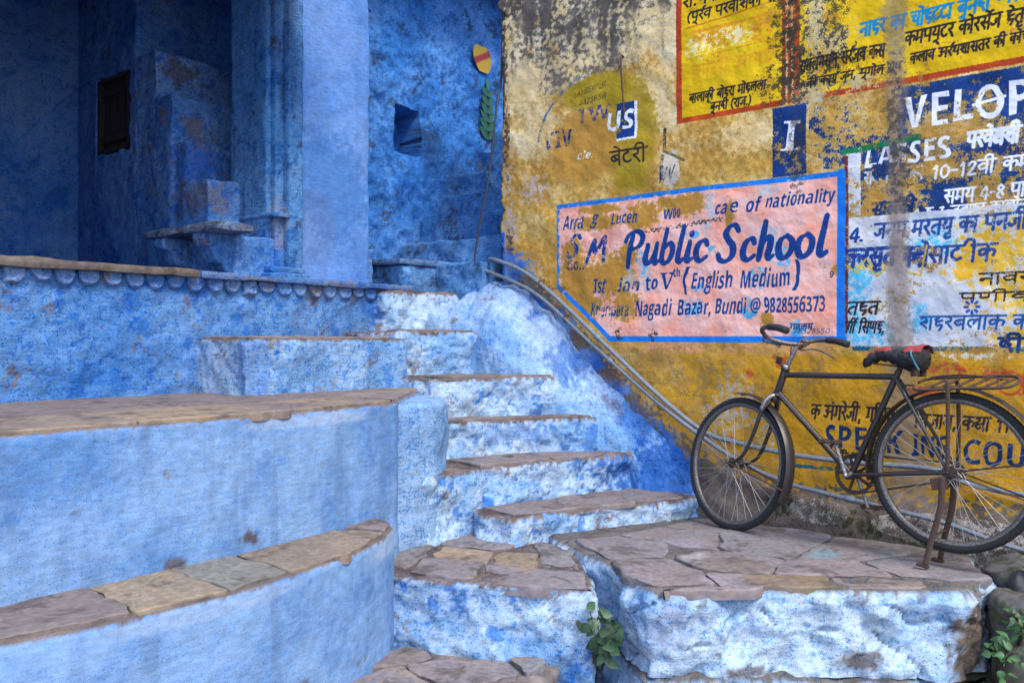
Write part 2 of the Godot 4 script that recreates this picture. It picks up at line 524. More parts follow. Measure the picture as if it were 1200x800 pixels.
# brush strokes of the Devanagari letters: advance, then strokes of (x, y), head line at y = 10
const DEVA := {
	"k": [8.6, "4.5 10 4.5 0|4.5 5.5 3 7 1 6.4 .9 4.2 2.4 3.6 4.5 5.6|4.5 5.4 6.4 6.8 7.9 5.6 7.4 3"],
	"m": [7.0, "1.4 10 1.4 3.6|.3 3.8 1.4 2.6 2.2 4 5.4 4|5.4 10 5.4 0"],
	"y": [7.0, "1 10 2.4 8.6 1.8 6.4 .9 5 2.4 3.6 5.4 4.6|5.4 10 5.4 0"],
	"T": [6.0, "3.4 10 3.4 8.2 1.2 7 .9 3.6 3 1.4 5.2 2.4"],
	"r": [5.0, "1 10 3.2 9 3 6.2 .9 5.6 2.5 3.4 4.2 .4"],
	"p": [7.0, "1.1 10 1.1 5.4 2.2 4.2 5.4 4.4|5.4 10 5.4 0"],
	"j": [8.0, "6.4 10 6.4 0|6.4 6 3.8 6 4 3.4 1.8 2 .6 3.6"],
	"h": [6.0, "2.6 10 2.6 8.8 1 8 1.2 6.6 3 6.4 4.8 7|3 6.4 1.4 5 2 3 4.2 3.6 4.8 2.4 3.6 -.4"],
	"t": [7.0, "5.4 10 5.4 0|5.4 6.2 3 6.2 1.2 4.6 1.4 2.2 2.8 .8"],
	"n": [7.0, "5.4 10 5.4 0|5.4 5.4 2 5.4 .9 4.6 1.6 3.4 2.5 5.2"],
	"c": [7.4, "5.8 10 5.8 0|.8 7.4 3.4 7.4 2.4 5.6 2.4 3.6 4.2 3.2 5.8 5.6"],
	"b": [7.0, "5.4 10 5.4 0|5.4 7 2.6 7.2 .8 5.4 2.2 3.2 5.4 4.2|2 6.4 4.4 4"],
	"v": [7.0, "5.4 10 5.4 0|5.4 7 2.6 7.2 .8 5.4 2.2 3.2 5.4 4.2"],
	"l": [8.4, "6.8 10 6.8 0|6.8 6.8 5.2 7.4 4.2 5.8 3.8 4|4.4 6 2.8 7.4 1 6 1.2 3.4 2.6 1.6"],
	"g": [7.0, "1.8 10 1.8 4.4 .8 3 2.2 3.6|5.4 10 5.4 0"],
	"S": [8.0, "6.4 10 6.4 0|.8 8.4 2.6 9.2 3.8 7.6 2 5.6 1 4.8 2.6 3.4 4.2 1.4|2 5.6 3.8 5.2 4.4 6.6"],
	"s": [8.2, "1 10 3.2 9 3 6.2 .9 5.6 2.5 3.4 4 .6|2.4 5 6.6 5|6.6 10 6.6 0"],
	"d": [6.0, "3.4 10 3.4 8.4 1.2 7.2 1.2 4.6 3.2 4 4.2 5.4 2.8 5.6 3.6 3.6 5 .4"],
	"D": [6.0, "3.4 10 3.4 8.6 1.4 8 2.4 6 4.4 6.2 4.8 3.4 2.6 2 1 3.2"],
	"x": [8.0, "6.4 10 6.4 0|1 9 3 9.6 3 7 1 5.8 3 4.6 6.4 6|3 4.6 1 3.4 2.6 1.4 4.4 2.4"],
	"A": [10.0, "1 9.4 3 10 3.6 7.4 2 6 3.8 4.6 3 1.6 .8 2.4|3.6 5.6 6 5.6 8.2 6.4|8.2 10 8.2 0"],
	"E": [6.4, "1.4 10 1.4 5.6 3.6 4 4.6 1|4.8 10 4.8 5.4 2.4 4.4"],
	"B": [8.0, "1 9 2.4 9.6 2.2 6.4 .9 5.2 2.4 4.4 6.4 4.8|6.4 10 6.4 0"],
	"N": [9.0, "1.2 10 1.2 5.4 2.6 4.2 4.2 5|4.2 10 4.2 4.4|7 10 7 0"],
	"w": [7.6, "6 10 6 0|1.4 9.4 2.8 9 2.4 6.4 1 5.2 2.6 3.6 6 4.8|1 9 .6 8"],
	"a": [3.0, "1.2 10 1.2 0"],
	"I": [3.4, "1.2 10 1.2 0|1.2 10 .6 13 -2.2 13.4 -3.4 10.6"],
	"i": [3.4, "1.4 10 1.4 0|1.4 10 2 13 5 13.4 6.6 10.4"],
	"e": [0.0, "-1.6 10 -2.4 12.4 -4.6 13.6"],
	"o": [3.0, "1.2 10 1.2 0|1.2 10 .6 12.4 -1.8 13.6"],
	"u": [0.0, "-3.4 0 -4.4 -2 -2.8 -3.2 -1 -2.4"],
	"U": [0.0, "-4.6 -1.6 -2.8 -.6 -2.2 -2 -.6 -3.8"],
	"~": [0.0, "-2.6 12.2 -2.2 12.4"],
	"^": [0.0, "-1.4 10 -1 12.4 .8 13"],
	".": [3.0, "1 .6 1.6 .6"],
	",": [3.0, "1.6 1 1.2 -1.6"],
	"(": [4.0, "3 11 1.4 8 1.2 3 3 -1"],
	")": [4.0, "1 11 2.6 8 2.8 3 1 -1"],
	"-": [5.0, "1 5 4 5"],
	"1": [5.0, "1.2 7.6 2.8 9.6 2.8 0"],
	"2": [6.0, "1 7.4 2.6 9.6 4.6 8 3 4 1 .4 5 .4"],
	"3": [6.0, "1 9 4.2 9.4 2.6 5.4 4.8 3.4 3 .4 .8 1.4"],
	"4": [6.4, "4.2 0 4.2 9.6 .8 3.2 5.8 3.2"],
	"5": [6.0, "4.8 9.6 1.4 9.6 1.2 5.8 3.6 6 4.8 3 3 .4 1 1"],
	"8": [6.0, "3 9.6 1.2 7.6 3 5.2 5 2.6 3 .2 1 2.6 3 5.2 4.8 7.6 3 9.6"],
	"0": [6.0, "3 9.6 1 7 1 2.6 3 .2 5 2.6 5 7 3 9.6"],
	" ": [4.0, ""],
}
func deva(s: String, u0: float, u1: float, v: float, h: float, w: float, c: Color, wear := .22, shear := .12) -> void:
	var total := 0.0
	for ch in s: total += DEVA[ch][0]
	var sx := (u1 - u0) / total
	if w < .0126: w *= .86
	var sy := h / 10.0
	var x := 0.0
	var bar := -1.0
	for n in s.length() + 1:
		var ch := s[n] if n < s.length() else " "
		var letter := "kmyTrpjhtncbvlgSsdDxAEBNwaIioeuU~^".contains(ch)
		if letter and bar < 0: bar = x
		if not letter and bar >= 0:
			stroke(PackedVector2Array([Vector2(u0 + bar * sx + h * shear, v + h), Vector2(u0 + x * sx + h * shear, v + h)]), w, c, wear)
			bar = -1.0
		for part in DEVA[ch][1].split("|", false):
			var f: PackedFloat64Array = part.split_floats(" ", false)
			var p := PackedVector2Array()
			var m := f.size() / 2
			for i in m:
				var q := Vector2(f[i * 2], f[i * 2 + 1])
				if i > 0 and m > 2:
					var a := Vector2(f[i * 2 - 2], f[i * 2 - 1])
					var pa := Vector2(f[maxi(i - 2, 0) * 2], f[maxi(i - 2, 0) * 2 + 1])
					var qb := Vector2(f[mini(i + 1, m - 1) * 2], f[mini(i + 1, m - 1) * 2 + 1])
					for j in [.33, .66]:
						var z := a.cubic_interpolate(q, pa, qb, j)
						p.append(Vector2(u0 + (x + z.x) * sx + z.y * sy * shear, v + z.y * sy))
				p.append(Vector2(u0 + (x + q.x) * sx + q.y * sy * shear, v + q.y * sy))
			stroke(p, w, c, wear)
		x += DEVA[ch][0]

const SCRIPT := {
	"P": [7.0, "1.4 -.4 2.0 4.5 2.9 9.2|.2 7.4 1.5 9.5 4.6 10.2 6.6 8.6 5.8 6 3.4 4.9 2.5 5.2"],
	"u": [6.0, "1.7 5.8 .9 2.2 1.4 .4 3 .9 4.7 4.4|5.1 6 4.4 1.5 4.8 .3 5.9 .9"],
	"b": [5.6, "2.6 10 1.2 3.4 1.2 .8 2.8 .1 4.5 2 4.8 4.6 3.7 5.9 2 4.6"],
	"l": [3.4, "2.9 10.4 1.5 3 1.4 .8 2.2 .2 3.3 1"],
	"i": [3.2, "1.9 5.8 1.1 1.6 1.4 .3 2.7 .9|2.4 7.9 2.5 8.2"],
	"c": [5.0, "4.5 4.7 3.8 5.9 2 5.2 1 3 1.2 .9 2.6 .1 4.6 1.3"],
	"S": [7.4, "6.6 8.5 5.6 10 3.8 9.8 2.6 8 3.6 6 5 4.2 4.8 1.6 3 .1 1 .6 .4 2"],
	"h": [6.0, "2.8 10.2 1.9 5 .9 0|1.5 3.4 3.2 5.8 4.5 5.6 4.4 3.6 3.8 1.2 4.2 .2 5.4 .9"],
	"o": [5.8, "3.5 5.9 1.6 5 .8 2.6 1.6 .4 3.2 .2 4.7 2 4.9 4.4 3.5 5.9"],
	"M": [7.6, ".2 -.6 1.2 4 2.4 8.6 2.8 3.8 5.6 9.6 5.4 4 5.6 .4"]}
func script(s: String, u0: float, u1: float, v: float, h: float, w: float, c: Color, wear: float) -> void:
	var total := 0.0
	for ch in s: total += SCRIPT[ch][0]
	var sx := (u1 - u0) / total
	var x := 0.0
	for ch in s:
		for part in SCRIPT[ch][1].split("|", false):
			var f: PackedFloat64Array = part.split_floats(" ", false)
			var m := f.size() / 2
			var p := []
			for i in m: p.append(Vector3(u0 + (x + f[i * 2]) * sx + f[i * 2 + 1] * h * .006, v + f[i * 2 + 1] * h * .1, 0))
			var q := smooth(p, 7) if m > 2 else PackedVector3Array(p)
			for i in q.size() - 1:
				var d := (q[i + 1] - q[i]).normalized()
				var nib := w * (.52 + .48 * absf(d.y * .85 - d.x * .3)) * (.75 + .25 * sin(PI * (i + 1.0) / q.size()))
				stroke(PackedVector2Array([Vector2(q[i].x, q[i].y), Vector2(q[i + 1].x, q[i + 1].y)]), nib, c, wear)
		x += SCRIPT[ch][0]

func rows_base(strip: int, out: Array, per: int) -> void:
	var o := PackedByteArray()
	var y0 := strip * per
	var y1 := mini(TH, y0 + per)
	o.resize(maxi(0, (y1 - y0) * TW * 3))
	var ochre := Color8(204, 163, 82); var ochre2 := Color8(178, 135, 60); var cream := Color8(232, 216, 178); var soot := Color8(74, 70, 68); var yellow := Color8(200, 146, 30)
	var grey := Color8(88, 78, 72); var grey2 := Color8(122, 110, 102)
	for y in range(y0, y1):
		var v := V1 - y / RES
		for x in TW:
			var k := y * TW + x
			var u := x / RES
			var a := LA[k] / 255.0; var b := LB[k] / 255.0; var c := LC[k] / 255.0; var d := LD[k] / 255.0; var e := LE[k] / 255.0
			var col := ochre2.lerp(ochre, clampf(a * 1.6 - .3 + (b - .5) * .9, 0, 1))
			# limewash left from older coats, mostly high on the wall
			var hi := smoothstep(2.85, 3.4, v + (a - .5) * 1.2 - u * .04)
			col = col.lerp(cream, clampf(hi * (.45 + e * .7) + smoothstep(.45, .75, e * .6 + b * .3 + c * .15) * .35, 0, .95))
			# mould and soot run-off below the coping
			var so := smoothstep(.54, .70, d * .55 + a * .25 + b * .28 + (v - 3.50) * .42 - maxf(0, u - 1.2) * .12)
			col = col.lerp(soot, so * .82)
			# newer yellow coat low down on the right
			var yl := smoothstep(.0, .05, minf(u - 1.32 + (a - .5) * .5, 1.56 - v + (b - .5) * .04))
			col = col.lerp(yellow.lerp(ochre2, clampf(e * 1.3 - .35 + (b - .5) * 1.2, 0, 1)), yl * clampf(.5 + (u - 1.3) * .7, 0, .95))
			# bare cement foot
			var edge := 1.02 - (u - 1.45) * .30
			if u > 2.0: edge = .86
			edge = edge if u > 1.45 else 1.02 + (1.45 - u) * .95
			var ft := smoothstep(.0, .05, edge - v + (b - .5) * .16 + (c - .5) * .05)
			col = col.lerp(grey.lerp(grey2, clampf(e * 1.4 - .2 + (c - .5), 0, 1)), ft)
			# pits and grain
			var g := 1.0 + (c - .5) * .34 + (b - .5) * .20
			var pit := smoothstep(.70, .76, c * .75 + b * .25)
			var i := ((y - y0) * TW + x) * 3
			o[i] = clampi(int(lerpf(col.r * g, .28, pit * .5) * 255), 0, 255)
			o[i + 1] = clampi(int(lerpf(col.g * g, .22, pit * .5) * 255), 0, 255)
			o[i + 2] = clampi(int(lerpf(col.b * g, .17, pit * .5) * 255), 0, 255)
	out[strip] = o

func paint_wall() -> ImageTexture:
	TW = int(U1 * RES); TH = int((V1 - V0) * RES)
	LA = noise_layer(101, .0055, 5); LB = noise_layer(102, .042, 5); LC = noise_layer(103, .21, 3); LD = noise_layer(104, .016, 4, 7); LE = noise_layer(105, .009, 4)
	var strips := 16
	var per := int(ceil(TH / float(strips)))
	var out := []; out.resize(strips)
	var id := WorkerThreadPool.add_group_task(rows_base.bind(out, per), strips)
	WorkerThreadPool.wait_for_group_task_completion(id)
	for s in out: pix.append_array(s)
	var blue := Color8(20, 60, 128); var navy := Color8(24, 48, 96); var black := Color8(48, 42, 42); var line := Color8(24, 118, 214)
	var ochre := Color8(180, 134, 58); var white := Color8(226, 228, 232); var pink := Color8(232, 186, 178); var rose := Color8(236, 158, 136); var yel := Color8(226, 188, 26); var red := Color8(184, 74, 30)
	# torn lime patches at the left end
	for q in [[.14, 2.3, .07, .25], [.2, 2.1, .08, .12], [.36, 2.62, .12, .1], [.13, 2.75, .05, .2]]:
		blotch(q[0], q[1], q[2], q[3], Color8(200, 190, 186), .8, 1.0, .7, Color8(150, 140, 150))
	for q in [[.3, 3.3, .28, .2], [.7, 3.35, .35, .16], [.45, 2.95, .2, .2], [1.25, 3.05, .18, .3], [1.2, 3.5, .25, .2], [1.9, 2.75, .3, .12]]:
		blotch(q[0], q[1], q[2], q[3], Color8(234, 218, 180), .85, .6, 1.1, Color8(210, 176, 112), .8)
	for q in [[.85, 3.65, .4, .22], [.5, 3.5, .14, .12], [.98, 3.4, .07, .3], [1.28, 3.7, .2, .12], [.3, 3.75, .2, .2], [.62, 3.62, .2, .2], [.55, 3.3, .14, .09], [.85, 3.3, .16, .08], [1.9, 3.75, .5, .1]]:
		blotch(q[0], q[1], q[2], q[3], Color8(70, 66, 64), .78, 1.0, .8, Color8(104, 98, 92), .6)
	for q in [[.10, 3.6, .025, .5], [.12, 3.0, .025, .3], [.15, 2.2, .04, .15]]:
		blotch(q[0], q[1], q[2], q[3], Color8(74, 52, 40), .8, 1.2, .7)
	# round battery advertisement
	var olive := Color8(150, 126, 22)
	blotch(1.09, 2.86, .20, .42, olive, .85, .5, 1.8, Color8(172, 144, 40))
	blotch(.84, 3.17, .28, .13, olive, .9, .4, 1.8, Color8(176, 150, 40))
	blotch(.75, 2.85, .30, .26, ochre, .95, .5, 1.6, Color8(188, 140, 62))
	for i in 9:
		var an := 1.75 + i * .14
		stroke(PackedVector2Array([Vector2(.84 + cos(an) * .45, 2.87 + sin(an) * .42), Vector2(.84 + cos(an + .14) * .45, 2.87 + sin(an + .14) * .42)]), .02, Color8(96, 116, 140), .48)
	lay(.99, 2.84, 1.14, 3.07, navy, blue, .30)
	lay(1.115, 2.84, 1.14, 3.07, white, white, .36); lay(.99, 2.835, 1.14, 2.855, white, white, .36)
	latin("US", .93, 1.12, 2.90, .12, white, .1, .3)
	latin("TW", .70, .95, 2.99, .09, Color8(60, 66, 120), 0, .5); latin("VIV", .44, .66, 2.86, .11, Color8(40, 50, 110), 0, .50)
	latin("LAMBERPUR", .68, .92, 3.16, .035, black, .3, .42, "Droid Sans Regular", 3.19); latin("442565B", .71, .92, 3.10, .035, black, .3, .38, "Droid Sans Regular", 3.12)
	deva("beTrI", .95, 1.21, 2.688, .085, .013, black, .3, 0)
	latin("cle.", .70, .82, 2.76, .05, white, .3, .4)
	# small torn bill beside it
	blotch(1.36, 2.62, .08, .13, Color8(196, 186, 176), .9, .5, 1.4); latin("VV", 1.31, 1.4, 2.55, .09, Color8(70, 70, 80), .4, .45)
	stroke(PackedVector2Array([Vector2(1.30, 2.55), Vector2(1.315, 2.70)]), .018, navy, .45); stroke(PackedVector2Array([Vector2(1.32, 2.73), Vector2(1.38, 2.70), Vector2(1.45, 2.66)]), .016, Color8(84, 96, 70), .4)
	stroke(PackedVector2Array([Vector2(1.325, 2.75), Vector2(1.325, 2.86)]), .02, Color8(60, 56, 50), .45)
	# yellow notices above, framed in red
	for q in [[1.40, 2.058], [2.094, U1]]:
		lay(q[0], 2.875, q[1], V1, red, Color8(166, 58, 30), .30)
		lay(q[0] + .035, 2.905 , q[1] - (.02 if q[1] < 3 else 0.0), V1, yel, Color8(212, 170, 20), .31)
	lay(2.063, 2.88, 2.090, V1, red, Color8(150, 60, 30), .40)
	for q in [[2.22, 3.3, .10, .5], [2.30, 3.15, .12, .16], [2.2, 2.92, .14, .1], [2.45, 2.93, .12, .05]]:
		blotch(q[0], q[1], q[2], q[3], Color8(206, 192, 160), .9, .9, .9, Color8(190, 168, 120))
	for q in [[2.12, 3.25, .07, .4], [2.3, 3.28, .08, .35], [2.04, 3.32, .07, .28], [2.28, 3.05, .16, .1], [2.0, 3.0, .1, .1]]:
		blotch(q[0], q[1], q[2], q[3], Color8(62, 56, 44), .8, 1.3, .6)
	deva("klas bUr", 1.50, 1.98, 3.29, .1, .02, Color8(212, 146, 30), .34); deva("kos^I m~Nt", 1.5, 2.0, 3.12, .07, .014, Color8(214, 158, 28), .36)
	stroke(PackedVector2Array([Vector2(1.47, 3.42), Vector2(2.04, 3.46)]), .008, Color8(196, 110, 30), .4); stroke(PackedVector2Array([Vector2(1.47, 3.24), Vector2(2.04, 3.25)]), .007, Color8(206, 140, 30), .44)
	blotch(1.56, 3.3, .08, .06, Color8(232, 222, 180), .9, 1.2, .6); blotch(1.75, 3.32, .1, .05, Color8(232, 222, 180), .9, 1.2, .6)
	deva("ra.pr.stopuvr", 1.44, 2.0, 3.545, .06, .013, black, .26); deva("(pUr^v prveiSka s", 1.47, 2.0, 3.455, .055, .012, black, .24)
	deva("balakuI bohra mohlla", 1.485, 1.945, 2.985, .048, .0105, black, .22); deva("bUndI (raj.)", 1.615, 1.86, 2.916, .046, .0105, black, .2)
	deva("nahr ka cohTTa bUndI", 2.44, 3.03, 3.156, .066, .0135, Color8(30, 132, 178), .26); deva("naI mNDI", 3.05, 3.5, 3.17, .06, .013, Color8(30, 132, 178), .3)
	deva("kmpyUTr kors^ej hetu", 2.655, 3.165, 3.066, .063, .0125, black, .24); deva("klav Ar^wSastr kI koci~g", 2.68, 3.23, 2.972, .047, .0105, black, .22)
	deva("stlnst seer^jv ks", 2.127, 2.56, 3.036, .06, .0125, black, .33); deva("kI kxa jn, BUgol rav", 2.17, 2.64, 2.95, .042, .010, black, .27); latin("B.A", 2.105, 2.16, 2.952, .042, black, .2, .2)
	# dark blue coaching notice, badly peeled
	lay(1.98, 2.49, 2.17, 2.872, navy, blue, .38)
	latin("I", 2.035, 2.14, 2.632, .152, white, .06, .34, "Droid Serif")
	lay(2.62, 2.455, U1, 2.868, navy, Color8(30, 70, 136), .468); lay(2.42, 2.2, U1, 2.52, navy, Color8(28, 62, 124), .505)
	for q in [[2.75, 2.62, .1, .12], [2.55, 2.45, .12, .1], [3.0, 2.6, .16, .04], [2.85, 2.44, .1, .06], [3.3, 2.5, .14, .2]]:
		blotch(q[0], q[1], q[2], q[3], Color8(198, 146, 60), .9, 1.1, .6, Color8(212, 176, 110))
	lay(2.18, 2.5, 2.66, 2.86, navy, blue, .66); lay(2.42, 2.42, 2.75, 2.6, navy, blue, .55)
	latin("VELOP", 2.655, 3.195, 2.652, .150, white, .03, .31); latin("MENT", 3.22, 3.72, 2.652, .150, white, .03, .28)
	stroke(PackedVector2Array([Vector2(2.96, 2.72), Vector2(3.09, 2.74)]), .014, white, .2)
	latin("CLASSES", 2.39, 2.865, 2.483, .105, white, .08, .345)
	deva("prvexSI", 2.93, 3.15, 2.52, .070, .016, white, .24); deva("p~jIkrN", 3.2, 3.5, 2.52, .07, .016, white, .3)
	deva("10-12vI kmpyUTr", 2.775, 3.38, 2.392, .062, .0125, white, .30); deva("sky pyty", 2.46, 2.74, 2.4, .06, .011, Color8(190, 200, 214), .46)
	deva("smy 4-8 pasI", 2.83, 3.24, 2.268, .062, .0125, white, .32); deva("4-D-3 jvahr kalonI m~dir ke", 2.69, 3.4, 2.208, .044, .0095, white, .26)
	deva("salkI", 2.50, 2.70, 2.228, .07, .015, navy, .34); deva("SxvT", 2.5, 2.62, 2.42, .07, .014, navy, .4)
	stroke(PackedVector2Array([Vector2(2.365, 2.578), Vector2(2.72, 2.604)]), .03, Color8(20, 116, 74), .41)
	# white notice under it
	var wh := Color8(186, 192, 204); var wh2 := Color8(206, 206, 208)
	lay(2.375, 1.575, U1, 2.24, wh, wh2, .35); lay(2.372, 2.24, 2.45, 2.57, wh2, wh, .46)
	for q in [[3.05, 2.02, .2, .16], [3.2, 1.86, .24, .14], [3.2, 2.15, .12, .06], [3.16, 1.62, .14, .06], [2.95, 1.98, .12, .1], [3.3, 2.0, .2, .2], [3.4, 1.7, .15, .1], [2.46, 1.99, .1, .04]]:
		blotch(q[0], q[1], q[2], q[3], Color8(214, 164, 44), .95, 1.0, .8, Color8(220, 178, 60))
	for q in [[2.44, 1.9, .05, .16], [2.42, 1.66, .1, .07], [2.4, 1.77, .03, .1], [2.72, 1.72, .05, .06], [2.83, 2.09, .05, .07], [2.55, 1.64, .05, .05], [2.73, 2.08, .06, .03]]:
		blotch(q[0], q[1], q[2], q[3], Color8(62, 176, 220), .8, 1.3, .5)
	stroke(PackedVector2Array([Vector2(2.376, 2.55), Vector2(2.38, 2.1), Vector2(2.372, 1.65)]), .018, Color8(104, 42, 52), .40)
	deva("4.", 2.392, 2.462, 2.112, .068, .014, blue, .2); deva("jnm mrtyu ka pnjI", 2.51, 3.18, 2.122, .071, .0135, Color8(40, 72, 134), .38)
	deva("krsut", 2.372, 2.61, 1.985, .085, .020, Color8(34, 62, 132), .38); deva("kho", 2.645, 2.76, 1.975, .086, .019, Color8(34, 62, 132), .38); deva("saT Ik", 2.76, 3.05, 1.982, .076, .014, Color8(40, 66, 132), .37)
	for q in [[2.37, 2.0, 2.43, 1.955, 2.47, 2.02], [2.48, 1.99, 2.53, 1.93, 2.58, 1.99], [2.66, 1.95, 2.73, 1.925, 2.76, 2.07]]:
		stroke(PackedVector2Array([Vector2(q[0], q[1]), Vector2(q[2], q[3]), Vector2(q[4], q[5])]), .008, Color8(206, 170, 40), .35)
	deva("tht", 2.375, 2.53, 1.74, .062, .0125, Color8(34, 38, 48), .2, .2); deva("dugI^ isNh,", 2.345, 2.56, 1.646, .055, .0105, Color8(34, 38, 48), .22, .2)
	deva("Shrblak k", 2.72, 3.19, 1.66, .062, .0120, Color8(34, 80, 146), .33); deva("dIn", 3.06, 3.25, 1.556, .06, .016, navy, .3)
	deva("navr~ pu", 2.98, 3.3, 1.87, .05, .011, black, .37); deva("pNIv E", 2.9, 3.3, 1.79, .04, .01, black, .36)
	for i in 8: stroke(PackedVector2Array([Vector2(2.955 + cos(i * .785) * .02, 1.765 + sin(i * .785) * .022), Vector2(2.955 + cos(i * .785) * .03, 1.765 + sin(i * .785) * .032)]), .012, Color8(40, 70, 160), .1)
	lay(2.4, 1.553, U1, 1.58, Color8(30, 84, 116), Color8(36, 96, 130), .47)
	# pink school advertisement with its blue frame
	lay(.55, 1.615, 2.37, 2.478, pink, rose, .24, 1.0, [.555, 1.93, .640, .768])
	lay(1.0, 1.53, 2.3, 1.62, Color8(214, 150, 130), ochre, .42, .7)
	for q in [[.72, 1.98, .22, .2], [.95, 2.02, .2, .17], [.85, 2.35, .2, .06], [1.18, 2.36, .14, .10], [1.48, 2.40, .13, .075], [1.05, 1.82, .12, .12], [.66, 2.18, .09, .10], [.78, 1.83, .16, .1], [.86, 2.43, .18, .04], [1.07, 2.13, .08, .1], [1.73, 2.3, .03, .1], [1.95, 1.72, .04, .05], [2.32, 1.98, .025, .04], [.62, 2.02, .08, .14], [1.35, 2.42, .1, .05]]:
		blotch(q[0], q[1], q[2], q[3], Color8(184, 138, 62), 1.0, .75, 1.3, Color8(172, 126, 54))
	for q in [[1.62, 2.34, .03, .1], [1.6, 2.25, .04, .04], [1.95, 2.2, .1, .06], [2.0, 2.1, .05, .1], [1.2, 2.0, .04, .08], [1.08, 1.98, .04, .06], [1.95, 2.42, .06, .05]]:
		blotch(q[0], q[1], q[2], q[3], Color8(170, 190, 206), .7, 1.0, .7)
	for q in [[1.5, 1.80, .06, .05], [1.85, 1.79, .04, .05], [1.62, 2.13, .03, .03], [1.17, 2.08, .03, .06], [1.55, 1.92, .05, .03], [2.05, 2.04, .03, .06], [1.9, 1.95, .06, .05], [2.12, 1.67, .04, .04], [1.5, 2.22, .04, .02]]:
		blotch(q[0], q[1], q[2], q[3], Color8(56, 170, 224), .85, 1.5, .3)
	stroke(PackedVector2Array([Vector2(.553, 1.95), Vector2(.553, 2.475)]), .022, line, .44); stroke(PackedVector2Array([Vector2(.553, 2.475), Vector2(1.5, 2.482), Vector2(2.362, 2.470)]), .028, line, .38)
	stroke(PackedVector2Array([Vector2(2.352, 2.474), Vector2(2.350, 2.0), Vector2(2.345, 1.615)]), .042, line, .16); stroke(PackedVector2Array([Vector2(2.36, 1.612), Vector2(1.6, 1.614), Vector2(.948, 1.618)]), .034, line, .22); stroke(PackedVector2Array([Vector2(.95, 1.618), Vector2(.75, 1.79), Vector2(.556, 1.95)]), .030, line, .30)
	latin("Arra", .59, .75, 2.322, .088, blue, .22, .33); latin("g", .80, .86, 2.34, .08, blue, .3, .38); latin("Lucen", .955, 1.14, 2.326, .07, blue, .25, .34); latin("w", 1.32, 1.38, 2.326, .075, blue, .25, .3); latin("oo", 1.375, 1.43, 2.328, .07, blue, .25, .40)
	latin("ca", 1.65, 1.72, 2.322, .075, blue, .2, .34); latin("e", 1.74, 1.79, 2.324, .075, blue, .2, .36); latin("of", 1.835, 1.925, 2.320, .075, blue, .28, .24); latin("nationality", 1.945, 2.325, 2.330, .072, blue, .28, .22)
	for i in 60:
		var q := Vector2(1.2 + i * .0082, 2.262 + sin(i * 1.7) * .008 + i * .0006)
		stroke(PackedVector2Array([q, q + Vector2(.007, .004 * sin(i * 2.9))]), .009, Color8(46, 62, 60), .47)
	script("S", .62, .73, 2.14, .14, .032, blue, .46); script("M", .765, .945, 2.10, .16, .032, blue, .38)
	script("Public", 1.05, 1.60, 2.064, .200, .041, blue, .27); script("School", 1.655, 2.275, 2.052, .200, .042, blue, .24)
	latin("do..", .62, .76, 2.06, .07, Color8(50, 60, 100), .2, .46)
	latin("Ist", .82, .93, 1.905, .09, blue, .25, .40); latin("ian", 1.0, 1.16, 1.905, .085, blue, .25, .47); latin("to", 1.2, 1.28, 1.913, .082, blue, .2, .25); latin("V", 1.30, 1.395, 1.911, .098, blue, .1, .2, "Droid Serif"); latin("th", 1.385, 1.43, 1.984, .048, blue, .2, .2)
	latin("(", 1.445, 1.49, 1.905, .13, blue, .1, .15); latin("English", 1.50, 1.75, 1.905, .095, blue, .2, .2); latin("Medium", 1.80, 2.085, 1.900, .095, blue, .2, .2); latin(")", 2.095, 2.14, 1.905, .13, blue, .1, .15)
	latin("Kheripara", .80, 1.08, 1.757, .085, blue, .22, .42); latin("Nagadi", 1.125, 1.375, 1.757, .088, blue, .22, .22); latin("Bazar,", 1.41, 1.625, 1.757, .09, blue, .22, .22); latin("Bundi", 1.648, 1.838, 1.757, .088, blue, .22, .22)
	latin("@", 1.860, 1.920, 1.765, .075, Color8(30, 60, 130), .2, .25); latin("9828556373", 1.938, 2.265, 1.758, .081, blue, .12, .2); latin("9", 2.292, 2.312, 1.935, .035, navy, .1, .2)
	deva("gvly", 2.08, 2.2, 1.665, .03, .007, Color8(30, 60, 110), .3); latin("78528550", 2.1, 2.29, 1.645, .026, Color8(40, 60, 100), .25, .33, "Droid Sans Regular")
	blotch(1.02, 1.65, .03, .03, black, .8, 1.4, .4); blotch(1.25, 1.64, .03, .03, black, .8, 1.4, .4)
	# run of cement and drain water down through all the paint
	for q in [[2.61, 3.2, .07, .36], [2.615, 2.85, .07, .3], [2.62, 2.5, .055, .34], [2.62, 2.2, .06, .34], [2.625, 1.9, .07, .34], [2.63, 1.62, .08, .22], [2.64, 1.35, .11, .25], [2.66, 1.1, .13, .25], [2.68, .9, .14, .2]]:
		blotch(q[0], q[1], q[2], q[3], Color8(150, 134, 126), .62, .5, 1.2, Color8(118, 102, 96), .55)
	for q in [[2.60, 2.75, .05, .12], [2.64, 2.45, .05, .14], [2.12, 2.6, .04, .2], [2.6, 2.95, .05, .08]]:
		blotch(q[0], q[1], q[2], q[3], Color8(62, 54, 46), .6, 1.2, .6)
	# lower yellow band
	for q in [[1.6, 1.4, .2, .12], [1.9, 1.25, .18, .14], [1.55, 1.2, .12, .16], [2.2, 1.4, .1, .1], [1.25, 1.5, .2, .06]]:
		blotch(q[0], q[1], q[2], q[3], Color8(130, 102, 60), .55, 1.1, .7)
	for q in [[2.85, 1.47, .12, .03], [3.05, 1.45, .14, .03], [3.3, 1.36, .12, .06], [2.75, 1.35, .08, .03], [2.02, 1.5, .04, .03], [1.85, 1.42, .03, .03]]:
		blotch(q[0], q[1], q[2], q[3], Color8(176, 66, 48), .7, 1.3, .6)
